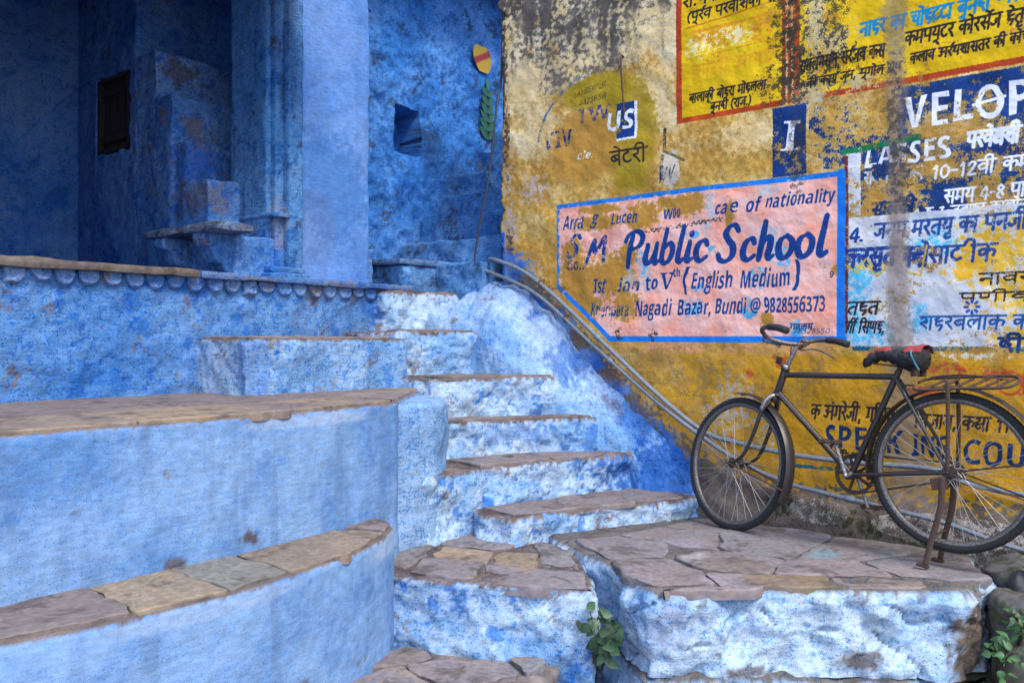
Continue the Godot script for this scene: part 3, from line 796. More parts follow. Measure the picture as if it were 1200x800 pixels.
	for i in 14: stroke(PackedVector2Array([Vector2(3.11 + cos(i * .45) * .05, 1.41 + sin(i * .45) * .055), Vector2(3.11 + cos(i * .45 + .45) * .05, 1.41 + sin(i * .45 + .45) * .055)]), .01, Color8(190, 74, 40), .35)
	latin("B", 3.16, 3.24, 1.36, .08, Color8(190, 64, 30), 0, .3); blotch(2.95, 1.53, .16, .02, Color8(220, 214, 206), .8, 1.2, .7); blotch(2.72, 1.53, .1, .02, Color8(220, 214, 206), .8, 1.2, .7)
	deva("k A~grejI, giNt ", 2.19, 2.63, 1.196, .07, .0125, black, .25); deva("ivjan, kxa 11", 2.70, 3.11, 1.182, .062, .0115, black, .28); deva("hoI skUl", 2.32, 2.52, .985, .042, .010, black, .33)
	latin("SPEAK", 2.262, 2.65, 1.048, .115, navy, .06, .30); latin("ING", 2.69, 2.862, 1.038, .108, navy, .06, .34); latin("COURSE", 2.922, 3.40, 1.022, .108, navy, .06, .25)
	lay(2.02, .925, 2.5, .95, Color8(20, 86, 110), Color8(24, 96, 120), .50)
	for q in [[1.75, 1.32, .1, .1], [1.7, 1.18, .14, .06], [1.95, 1.15, .06, .1], [1.62, 1.05, .1, .06]]:
		blotch(q[0], q[1], q[2], q[3], Color8(176, 172, 170), .7, 1.5, .4)
	# blue wash carried from the steps on to the foot of the wall, and on its end
	for q in [[.1, 2.1, .3, .12], [.36, 1.84, .16, .14], [.55, 1.65, .16, .16], [.75, 1.45, .18, .14], [.95, 1.28, .16, .14], [1.15, 1.12, .16, .12], [1.35, .98, .14, .12], [1.48, .82, .1, .14]]:
		blotch(q[0], q[1], q[2], q[3], Color8(30, 84, 176), .92, .8, 1.2, Color8(126, 160, 208))
	for q in [[.45, 1.92, .14, .05], [.7, 1.62, .1, .06], [.95, 1.38, .12, .05], [1.2, 1.17, .1, .05], [1.42, 1.0, .08, .06]]:
		blotch(q[0], q[1], q[2], q[3], Color8(112, 84, 66), .8, 1.3, .6)
	lay(0.0, 1.9, .062, 3.28, Color8(96, 148, 216), Color8(60, 116, 200), .26)
	lay(0.0, 1.4, .105, 2.35, Color8(70, 126, 206), Color8(40, 96, 190), .3)
	# moss and damp at the foot
	for q in [[2.42, .68, .14, .06], [2.3, .74, .06, .08], [2.85, .62, .2, .05], [2.05, .72, .1, .06]]:
		blotch(q[0], q[1], q[2], q[3], Color8(46, 48, 28), .85, 1.3, .6)
	for q in [[2.25, .72, .12, .05], [2.9, .7, .3, .06], [3.1, .6, .2, .06]]:
		blotch(q[0], q[1], q[2], q[3], Color8(186, 180, 176), .7, 1.6, .2)
	return ImageTexture.create_from_image(Image.create_from_data(TW, TH, false, Image.FORMAT_RGB8, pix))

# ---------------------------------------------------------------- the setting
func environment() -> void:
	var cam := Camera3D.new()
	cam.name = "camera"
	add_child(cam)
	cam.position = Vector3(0, 1.6, 0)
	cam.rotation_degrees = Vector3(0, -51.488, 0)
	cam.fov = 43.84
	cam.near = .05
	cam.far = 400
	cam.current = true
	var we := WorldEnvironment.new()
	we.name = "world_environment"
	var env := Environment.new()
	env.background_mode = Environment.BG_SKY
	var sky := Sky.new()
	var sm := ProceduralSkyMaterial.new()
	sm.sky_top_color = Color(.74, .82, .95); sm.sky_horizon_color = Color(.80, .85, .93); sm.sky_curve = .2
	sm.ground_bottom_color = Color(.30, .28, .27); sm.ground_horizon_color = Color(.5, .48, .47)
	sm.sun_angle_max = 5.0
	sky.sky_material = sm
	env.sky = sky
	env.tonemap_mode = Environment.TONE_MAPPER_LINEAR
	env.tonemap_exposure = 2.5
	env.sdfgi_enabled = true; env.ssao_enabled = true; env.ssil_enabled = true
	we.environment = env
	add_child(we)
	var sun := DirectionalLight3D.new()
	sun.name = "sun"
	add_child(sun)
	sun.look_at_from_position(Vector3.ZERO, -Vector3(-.25, 1.0, .75), Vector3.UP)
	sun.light_energy = .5
	sun.light_angular_distance = 20
	sun.light_color = Color(1.0, .97, .93)
	sun.shadow_enabled = true

func stone_look(c: Color, c2: Color) -> Look:
	return look({"pale": c, "mid": c2, "deep": c2 * .75, "dirt": (c2 * .45).lerp(Color(.10, .075, .06), .5), "streak": 0.0, "dirt_b": .0, "deep_b": -.04, "fine": .85})

func poly(a: Array) -> PackedVector2Array:
	var o := PackedVector2Array()
	for i in range(0, a.size(), 2): o.append(Vector2(a[i], a[i + 1]))
	return o

var stains := [[Vector3(3.98, .61, -1.32), Vector3(.14, .1, .07), Color(.20, .32, .40), .7], [Vector3(3.55, .61, -1.75), Vector3(.1, .1, .05), Color(.45, .44, .46), .6], [Vector3(3.3, .61, -1.5), Vector3(.12, .1, .1), Color(.36, .34, .42), .5], [Vector3(3.75, .61, -1.9), Vector3(.16, .1, .12), Color(.33, .31, .37), .6], [Vector3(3.9, .61, -.95), Vector3(.12, .1, .1), Color(.36, .27, .27), .6], [Vector3(3.05, .58, -2.35), Vector3(.1, .1, .1), Color(.36, .24, .17), .6]]
func slab(parent: Node, called: String, a: Array, top: float, thick: float, c: Color, c2: Color, ds := .022, tilt := Vector2.ZERO, amp := .006, rag := .020) -> void:
	var b := Buf.new()
	var l := stone_look(c, c2)
	var off := Vector3(rng.randf() * 9, 0, rng.randf() * 9)
	for q in stains: l.patches.append([q[0] + off, q[1], q[2], q[3]])
	var src := poly(a)
	var pl := PackedVector2Array()
	for i in src.size():
		var p := src[i]; var q := src[(i + 1) % src.size()]
		var k := maxi(1, int(p.distance_to(q) / .03))
		for j in k:
			var w := p.lerp(q, j / float(k))
			pl.append(w + Vector2(NF.get_noise_2d(w.x * 9.0, w.y * 9.0), NF.get_noise_2d(w.x * 9.0 + 30.0, w.y * 9.0)) * rag)
	block(b, pl, top - thick, top, ds, .006, amp, l, off, tilt, 1, .4)
	put(b, called, M.stone, parent)

const BROWN := Color(.24, .19, .175)
const PURPLE := Color(.255, .225, .245)
const TAN := Color(.38, .28, .19)
const SAND := Color(.42, .32, .20)
const GREEN := Color(.27, .28, .24)
const ROSE := Color(.285, .225, .225)
const GREY := Color(.25, .235, .25)

func ground() -> void:
	var b := Buf.new()
	var l := stone_look(GREY, BROWN)
	var n := 200
	var P := PackedVector3Array(); var H := PackedVector3Array(); var K := PackedColorArray()
	for i in n:
		for j in n:
			var s := (i / float(n - 1) - .5) * 2.0
			var t := (j / float(n - 1) - .5) * 2.0
			var p := Vector3(2.8 + signf(s) * (absf(s) * 2.2 + pow(absf(s), 6) * 60), 0, -1.2 + signf(t) * (absf(t) * 2.2 + pow(absf(t), 6) * 60))
			p.y = .06 + disp(p, .03) * clampf(3.0 - p.distance_to(Vector3(2.8, 0, -1.2)), 0, 1)
			P.append(p); H.append(Vector3.UP); K.append(paint(p, Vector3.UP, l))
	b.grid(n, n, P, H, K)
	meta(put(b, "ground", M.stone, self), "stone and earth street below the steps", "", "", "structure")

func terraces() -> void:
	var face := look({"pale": Color(.275, .455, .77), "mid": Color(.15, .32, .665), "deep": Color(.09, .27, .66), "streak": .42, "streak_c": Color(.16, .255, .47), "white": .12, "deep_b": -.14, "dirt_b": -.40, "fine": .6, "has_top": true, "patches": [[Vector3(1.93, .84, -2.83), Vector3(.05, .035, .06), Color(.13, .09, .07), .9], [Vector3(1.62, .80, -2.83), Vector3(.05, .03, .06), Color(.16, .10, .06), .8], [Vector3(2.3, 1.27, -2.86), Vector3(.4, .03, .1), Color(.45, .58, .82), .7], [Vector3(2.5, .74, -2.66), Vector3(.25, .06, .2), Color(.5, .64, .86), .7], [Vector3(1.5, .74, -2.44), Vector3(.5, .03, .1), Color(.42, .56, .82), .6]]})
	# lowest bench, curved front, sandstone paving
	var t := thing("lower_terrace", Vector3.ZERO, "lowest blue-washed terrace with curved front and five tan stone slabs", "terrace", "terraces of the blue house")
	var b := Buf.new()
	block(b, poly([-.6, -2.56, .5, -2.535, .93, -2.505, 1.135, -2.457, 1.381, -2.435, 1.616, -2.428, 1.921, -2.466, 2.268, -2.545, 2.46, -2.63, 2.6, -2.73, 2.70, -2.88, 2.72, -3.2, -.6, -3.2]), 0, .780, .0125, .022, .005, face)
	put(b, "plaster_front", M.smooth, t)
	var joints := [[-.55, -.55, -2.568], [.45, .42, -2.552], [.86, .80, -2.535], [1.305, 1.290, -2.462], [1.606, 1.590, -2.445], [1.872, 1.850, -2.468], [2.40, 2.50, -2.675], [2.64, 2.635, -2.81]]
	var cols := [TAN, BROWN, BROWN.lerp(ROSE, .4), SAND, GREEN, TAN, ROSE, ROSE]
	for i in joints.size() - 1:
		var p: Array = joints[i]; var q: Array = joints[i + 1]
		var g := .006
		var bulge: float = -.012 if i == 3 or i == 4 else (.055 if i == 5 else 0.0)
		slab(t, "paving_stone", [p[0] + g, -2.99, q[0] - g, -2.99, q[0] - g, -2.86, q[1] - g, q[2], lerpf(p[1], q[1], .5), (p[2] + q[2]) * .5 + bulge, p[1] + g, p[2]], .794 + rng.randf_range(-.003, .003), .04, cols[i].lerp(BROWN, .28), (cols[i] * .78).lerp(BROWN, .45))
	# second terrace: high plain front
	t = thing("middle_terrace", Vector3.ZERO, "middle blue terrace with tall plain front and worn brown stone top", "terrace", "terraces of the blue house")
	b = Buf.new()
	block(b, poly([-.6, -2.84, 1.05, -2.824, 1.73, -2.82, 2.2, -2.85, 2.6, -2.89, 2.80, -2.925, 2.92, -3.03, 3.35, -3.36, 3.55, -3.5, 3.6, -4.3, -.6, -4.3]), .45, 1.312, .0125, .02, .005, face)
	put(b, "plaster_front", M.smooth, t)
	var xs := [-.55, .55, 1.5, 2.15, 2.62, 2.79]
	for i in 5:
		var z0 := -2.838 if i < 3 else (-2.866 if i == 3 else -2.912)
		slab(t, "paving_stone", [xs[i] + .004, -3.32, xs[i + 1] - .004, -3.32, xs[i + 1] - .004, z0 - (.03 if i >= 3 else 0.0), xs[i] + .004, z0], 1.325, .035, TAN * .9, BROWN, .025)
	slab(t, "paving_stone", [2.80, -3.35, 2.80, -2.945, 2.93, -3.05, 3.3, -3.34, 3.52, -3.5, 3.45, -3.62, 3.0, -3.5], 1.328, .035, TAN * .85, ROSE)
	var xb := [-.55, .8, 1.9, 2.5, 3.5]
	for i in 4:
		slab(t, "paving_stone", [xb[i] + .004, -4.22, xb[i + 1] - .004, -4.22, xb[i + 1] - .004, -3.63 if i == 3 else -3.33, xb[i] + .004, -3.33], 1.322, .035, BROWN, ROSE * .8, .04)
	# rendered block standing on the second terrace: the first step up to the porch
	var whiteb := look({"pale": Color(.44, .62, .88), "mid": Color(.22, .44, .80), "deep": Color(.06, .26, .70), "white": .18, "deep_b": -.12, "dirt_b": -.2, "streak": .1, "has_top": true,
		"patches": [[Vector3(2.6, 1.5, -3.78), Vector3(.12, .3, .12), Color(.15, .33, .74), .7], [Vector3(2.72, 1.64, -3.78), Vector3(.08, .06, .06), Color(.34, .22, .15), .8]]})
	t = thing("porch_step", Vector3.ZERO, "long whitish blue block forming the step below the scalloped porch ledge", "step")
	b = Buf.new()
	block(b, poly([2.55, -3.775, 3.0, -3.76, 3.45, -3.74, 3.62, -3.70, 3.72, -3.9, 3.7, -4.3, 2.56, -4.3]), 1.26, 1.615, .0125, .025, .014, whiteb)
	put(b, "plaster_front", M.plaster, t)
	slab(t, "tread_stone", [2.62, -4.24, 3.60, -4.24, 3.60, -3.785, 2.62, -3.80], 1.628, .03, ROSE, BROWN)

func porch() -> void:
	var t := thing("blue_house", Vector3.ZERO, "blue-washed house front with dark porch, square pillar and carved ledge", "house")
	var face := look({"pale": Color(.19, .39, .76), "mid": Color(.10, .29, .70), "deep": Color(.025, .17, .60), "dirt": Color(.20, .15, .14), "white": .0, "deep_b": .02, "dirt_b": -.16, "streak": .15})
	var b := Buf.new()
	lumpbox(b, Vector3(-.7, .6, -6.9), Vector3(4.16, 1.955, -4.25), .02, .014, .013, "Z", face)
	put(b, "plinth", M.plaster, t)
	# coping of the ledge, in three lengths, with hanging scallops
	var cop := stone_look(Color(.22, .18, .15), Color(.13, .10, .09))
	cop.patches = []
	var run := [[-.6, 1.2], [1.205, 2.55], [2.555, 4.17]]
	for i in 3:
		b = Buf.new()
		var lk := cop if i < 2 else look({"pale": Color(.20, .27, .45), "mid": Color(.11, .25, .60), "deep": Color(.05, .16, .5), "dirt": Color(.24, .18, .14), "dirt_b": .05, "streak": 0.0})
		lumpbox(b, Vector3(run[i][0], 1.945, -4.75), Vector3(run[i][1], 1.99 if i < 2 else 1.985, -4.185 if i < 2 else -4.19), .012, .007, .015, "ZYz", lk)
		put(b, "coping_stone", M.stone if i < 2 else M.plaster, t)
	var sc := look({"pale": Color(.30, .44, .74), "mid": Color(.17, .33, .70), "deep": Color(.06, .2, .6), "streak": 0.0, "dirt_b": -.08})
	for i in 26:
		var x := 1.17 + i * .1152
		b = Buf.new()
		var pp := PackedVector3Array(); var hh := PackedVector3Array(); var kk := PackedColorArray()
		var w := rng.randf_range(.045, .053)
		var hgt := rng.randf_range(.066, .086)
		var chip := rng.randf_range(-1, 1)
		var flatn := i == 4 or i == 15
		for j in 9:
			var q := j / 8.0
			for k in 15:
				var s := k / 14.0 * 2.0 - 1.0
				var drop := hgt * (pow(maxf(0.0, 1 - pow(absf(s), 2.6)), .42) if not flatn else (1.0 if absf(s) < .99 else .9))
				if chip > .3: drop *= 1.0 - .35 * smoothstep(.25, .9, s)
				elif chip < -.5: drop *= 1.0 - .3 * smoothstep(.25, .9, -s)
				var y := 1.948 - drop * q
				var rim := smoothstep(.55, .8, maxf(absf(s), q)) * .005
				var bul := (.017 + rim) * pow(maxf(0.0, (1 - pow(absf(s), 8.0)) * (1 - pow(q, 9.0))), .5)
				var p := Vector3(x + s * w, y, -4.245 + bul)
				p += Vector3(0, 0, 1) * disp(p, .010)
				pp.append(p); hh.append(Vector3(0, 0, 1)); kk.append(paint(p, Vector3(0, 0, 1), sc))
		b.grid(9, 15, pp, hh, kk)
		put(b, "scallop", M.plaster, t)
	# pillar
	var pl := look({"pale": Color(.19, .37, .80), "mid": Color(.125, .305, .75), "deep": Color(.05, .22, .70), "white": .15, "deep_b": -.12, "dirt_b": -.45, "streak": .12, "fine": .5,
		"patches": [[Vector3(3.6, 2.6, -4.35), Vector3(.35, .4, .1), Color(.06, .22, .60), .6], [Vector3(3.45, 2.35, -4.35), Vector3(.2, .25, .1), Color(.16, .22, .42), .35]]})
	b = Buf.new()
	lumpbox(b, Vector3(3.33, 1.96, -4.85), Vector3(3.925, 4.3, -4.36), .03, .006, .014, "Zx", pl)
	var pillar := put(b, "pillar", M.smooth, t)
	var ps := look({"pale": Color(.15, .34, .66), "mid": Color(.08, .26, .60), "deep": Color(.02, .14, .45), "dirt": Color(.06, .05, .06), "dirt_b": -.24, "white": 0.0, "fine": .7, "streak": .5, "streak_c": Color(.05, .09, .2),
		"patches": [[Vector3(3.1, 2.15, -4.4), Vector3(.15, .2, .2), Color(.04, .2, .72), .6], [Vector3(3.2, 2.3, -4.4), Vector3(.06, .2, .1), Color(.30, .32, .42), .6]]})
	for q in [[3.235, 3.345, -4.70, -4.335], [3.17, 3.245, -4.70, -4.385], [3.13, 3.18, -4.80, -4.42]]:
		b = Buf.new()
		lumpbox(b, Vector3(q[0], 2.05, q[2]), Vector3(q[1], 4.3, q[3]), .018, .008, .014, "Zx", ps)
		put(b, "pilaster_rib", M.plaster, pillar)
	for q in [[3.08, 3.37, 1.96, 2.02, -4.30], [3.10, 3.35, 2.02, 2.06, -4.325], [3.12, 3.345, 2.36, 2.39, -4.33]]:
		b = Buf.new()
		lumpbox(b, Vector3(q[0], q[2], -4.8), Vector3(q[1], q[3], q[4]), .012, .005, .014, "ZxY", ps)
		put(b, "moulding", M.plaster, pillar)
	# porch walls
	var dk := look({"pale": Color(.19, .37, .72), "mid": Color(.10, .27, .66), "deep": Color(.03, .16, .54), "dirt": Color(.16, .12, .10), "dirt_b": -.34, "fine": .7, "streak": .2, "streak_c": Color(.09, .15, .34), "white": .0, "deep_b": .05})
	b = Buf.new()
	lumpbox(b, Vector3(-.7, 1.95, -6.85), Vector3(4.1, 4.3, -6.4), .02, .014, .025, "Z", dk)
	put(b, "porch_back_wall", M.plaster, t)
	b = Buf.new()
	lumpbox(b, Vector3(.95, 1.95, -6.45), Vector3(1.33, 4.3, -4.3), .02, .01, .05, "XZ", dk)
	put(b, "porch_end_wall", M.plaster, t)
	b = Buf.new()
	lumpbox(b, Vector3(2.9, 1.95, -6.45), Vector3(4.0, 4.3, -5.55), .02, .01, .014, "xZ", dk, Vector3.ZERO, [{"face": "x", "lo": Vector3(0, 2.93, -6.11), "hi": Vector3(0, 3.46, -5.66), "depth": .07, "ragged": .004}])
	var sw := put(b, "porch_side_wall", M.plaster, t)
	# window: dark wooden shutter deep in the opening
	b = Buf.new()
	for i in 4:
		box(b, Transform3D(Basis(), Vector3(2.955, 3.195, -6.11 + .056 + i * .112)), Vector3(.03, .53, .108), .004)
	var win := put(b, "window", M.wood, sw)
	b = Buf.new()
	for y in [3.03, 3.36]:
		b = Buf.new()
		box(b, Transform3D(Basis(), Vector3(2.935, y, -5.885)), Vector3(.03, .05, .43), .004)
		put(b, "batten", M.wood, win)
	for q in [[3.445, -5.885, .03, .45], [2.945, -5.885, .03, .45], [3.195, -6.10, .53, .03], [3.195, -5.675, .53, .03]]:
		b = Buf.new()
		box(b, Transform3D(Basis(), Vector3(2.93, q[0], q[1])), Vector3(.05, q[2], q[3]), .004)
		put(b, "frame_bar", M.wood, win)
	# flight of steps inside the porch, its side plastered
	var bl := look({"pale": Color(.22, .40, .74), "mid": Color(.10, .28, .66), "deep": Color(.03, .16, .56), "dirt": Color(.22, .13, .08), "dirt_b": -.14, "streak": .2, "streak_c": Color(.09, .12, .24),
		"patches": [[Vector3(3.0, 2.75, -4.95), Vector3(.2, .16, .3), Color(.03, .16, .66), .7], [Vector3(3.05, 3.4, -5.3), Vector3(.14, .10, .2), Color(.16, .11, .09), .7], [Vector3(3.05, 3.0, -5.1), Vector3(.1, .1, .2), Color(.26, .15, .09), .6], [Vector3(2.95, 2.5, -4.8), Vector3(.12, .10, .3), Color(.30, .20, .14), .5]]})
	for q in [[-5.56, -5.30, 1.95, 3.52, 2.9], [-5.32, -5.10, 1.95, 3.20, 2.898], [-5.12, -4.97, 1.95, 2.88, 2.93], [-4.99, -4.70, 1.95, 2.60, 2.905], [-4.72, -4.40, 1.95, 2.24, 2.91]]:
		b = Buf.new()
		lumpbox(b, Vector3(q[4], q[2], q[0]), Vector3(4.0, q[3], q[1]), .018, .012, .014, "xZY", bl)
		put(b, "inner_step", M.plaster, t)
	# stone shelf on two scrolled brackets
	b = Buf.new()
	lumpbox(b, Vector3(2.70, 2.235, -5.09), Vector3(2.95, 2.285, -4.27), .012, .008, .014, "xZy", look({"pale": Color(.20, .27, .42), "mid": Color(.15, .16, .22), "deep": Color(.06, .06, .08), "streak": 0.0, "dirt_b": .05}))
	var sh := put(b, "shelf", M.plaster, t)
	for z in [-4.93, -4.50]:
		b = Buf.new()
		block(b, poly([2.93, -2.24, 2.725, -2.24, 2.715, -2.205, 2.73, -2.165, 2.775, -2.15, 2.785, -2.105, 2.815, -2.065, 2.86, -2.06, 2.87, -2.02, 2.93, -1.985]), z - .05, z + .05, .012, .012, .005, bl, Vector3(0, 0, 4), Vector2.ZERO, 1)
		var br := put(b, "bracket", M.plaster, sh)
		br.rotation.x = PI / 2
	b = Buf.new()
	lumpbox(b, Vector3(-1.4, 1.95, -6.9), Vector3(1.0, 4.3, -4.42), .02, .012, .06, "Z", face)
	put(b, "side_room_wall", M.plaster, t)
	b = Buf.new()
	lumpbox(b, Vector3(-1.4, 3.90, -4.5), Vector3(3.22, 3.98, -3.55), .015, .008, .05, "Zy", face)
	put(b, "stone_awning", M.plaster, t)
	# lintel across the porch mouth
	b = Buf.new()
	lumpbox(b, Vector3(.95, 3.84, -4.95), Vector3(3.36, 4.3, -4.42), .02, .01, .04, "Zy", face)
	put(b, "lintel", M.plaster, t)
	# ceiling of the porch and the storey above it
	b = Buf.new()
	lumpbox(b, Vector3(-.8, 4.12, -6.9), Vector3(4.0, 4.35, -4.22), .02, .01, .06, "yZ", dk)
	put(b, "porch_ceiling", M.plaster, t)
	b = Buf.new()
	lumpbox(b, Vector3(-.8, 4.35, -6.9), Vector3(3.95, 7.2, -4.32), .03, .012, .08, "Z", face)
	put(b, "upper_storey", M.plaster, t)
	# back wall of the stair recess, with its niche
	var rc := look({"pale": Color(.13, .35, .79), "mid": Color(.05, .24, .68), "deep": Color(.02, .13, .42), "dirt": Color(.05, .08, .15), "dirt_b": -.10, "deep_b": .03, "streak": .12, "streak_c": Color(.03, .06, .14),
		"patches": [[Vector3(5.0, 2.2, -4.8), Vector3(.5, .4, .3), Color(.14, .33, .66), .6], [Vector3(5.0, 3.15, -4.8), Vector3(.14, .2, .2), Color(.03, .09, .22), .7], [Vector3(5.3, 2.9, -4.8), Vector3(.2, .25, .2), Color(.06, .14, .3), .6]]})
	b = Buf.new()
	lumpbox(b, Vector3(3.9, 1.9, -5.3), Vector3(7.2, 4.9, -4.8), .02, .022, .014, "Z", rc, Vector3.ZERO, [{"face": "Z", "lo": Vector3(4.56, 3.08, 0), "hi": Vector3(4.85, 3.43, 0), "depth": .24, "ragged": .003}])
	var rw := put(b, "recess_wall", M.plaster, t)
	b = Buf.new()
	lumpbox(b, Vector3(6.9, 1.9, -4.9), Vector3(7.3, 4.9, -3.6), .02, .01, .06, "x", rc)
	put(b, "recess_end_wall", M.plaster, t)
	b = Buf.new()
	lumpbox(b, Vector3(3.9, 4.62, -5.3), Vector3(7.3, 4.95, -4.35), .02, .02, .05, "yZ", rc)
	put(b, "recess_ceiling", M.plaster, t)
	motif(rw)

func leaf_shape(b: Buf, base: Vector3, dir: Vector3, n: Vector3, len: float, wid: float, col: Color, curl := .15) -> void:
	var side := dir.cross(n).normalized()
	var P := PackedVector3Array(); var H := PackedVector3Array(); var K := PackedColorArray()
	for i in 6:
		var t := i / 5.0
		var w := wid * (sin(PI * pow(t, .75)) if i < 5 else 0.02)
		for j in 3:
			var s := j - 1.0
			P.append(base + dir * len * t + side * w * s * .5 - n * (curl * len * t * t - absf(s) * w * .16))
			H.append(n); K.append(col * (1.0 if j != 1 else 1.25))
	b.grid(6, 3, P, H, K)

func motif(parent: Node) -> void:
	# painted pot and leafy sprig on the plaster: thin coats of paint
	var z := -4.775
	var b := Buf.new()
	var P := PackedVector3Array(); var H := PackedVector3Array(); var K := PackedColorArray()
	for i in 13:
		var t := i / 12.0
		var y := 3.93 + t * .22
		var w := .035 + .085 * sin(PI * clampf(t * .72 + .08, 0, 1)) - (.02 if t > .92 else 0.0)
		for j in 7:
			var s := j / 3.0 - 1.0
			var x := 5.60 + s * w - t * .03
			P.append(Vector3(x, y, z + .006)); H.append(Vector3(0, 0, 1))
			var band := y - s * w * .5
			K.append(Color(.26, .02, .02) if band > 4.03 and band < 4.09 else Color(.40, .25, .02))
	b.grid(13, 7, P, H, K)
	put(b, "painted_pot", M.enamel, parent)
	b = Buf.new()
	var st := PackedVector3Array()
	for i in 8: st.append(Vector3(5.64 + .02 * sin(i * .6), 3.30 + i * .075, z))
	tube(b, st, .006, .004, 6, Color(.05, .03, .03), 1.0)
	for i in 6:
		for s in [-1.0, 1.0]:
			var base := Vector3(5.645, 3.36 + i * .075, z + .006)
			leaf_shape(b, base, Vector3(s * .75, .75, 0).normalized(), Vector3(0, 0, 1), .15 - i * .010, .065, Color(.012, .075, .045), 0.0)
	leaf_shape(b, Vector3(5.645, 3.80, z + .006), Vector3(0, 1, 0), Vector3(0, 0, 1), .1, .05, Color(.02, .12, .07), 0.0)
	put(b, "painted_sprig", M.enamel, parent)

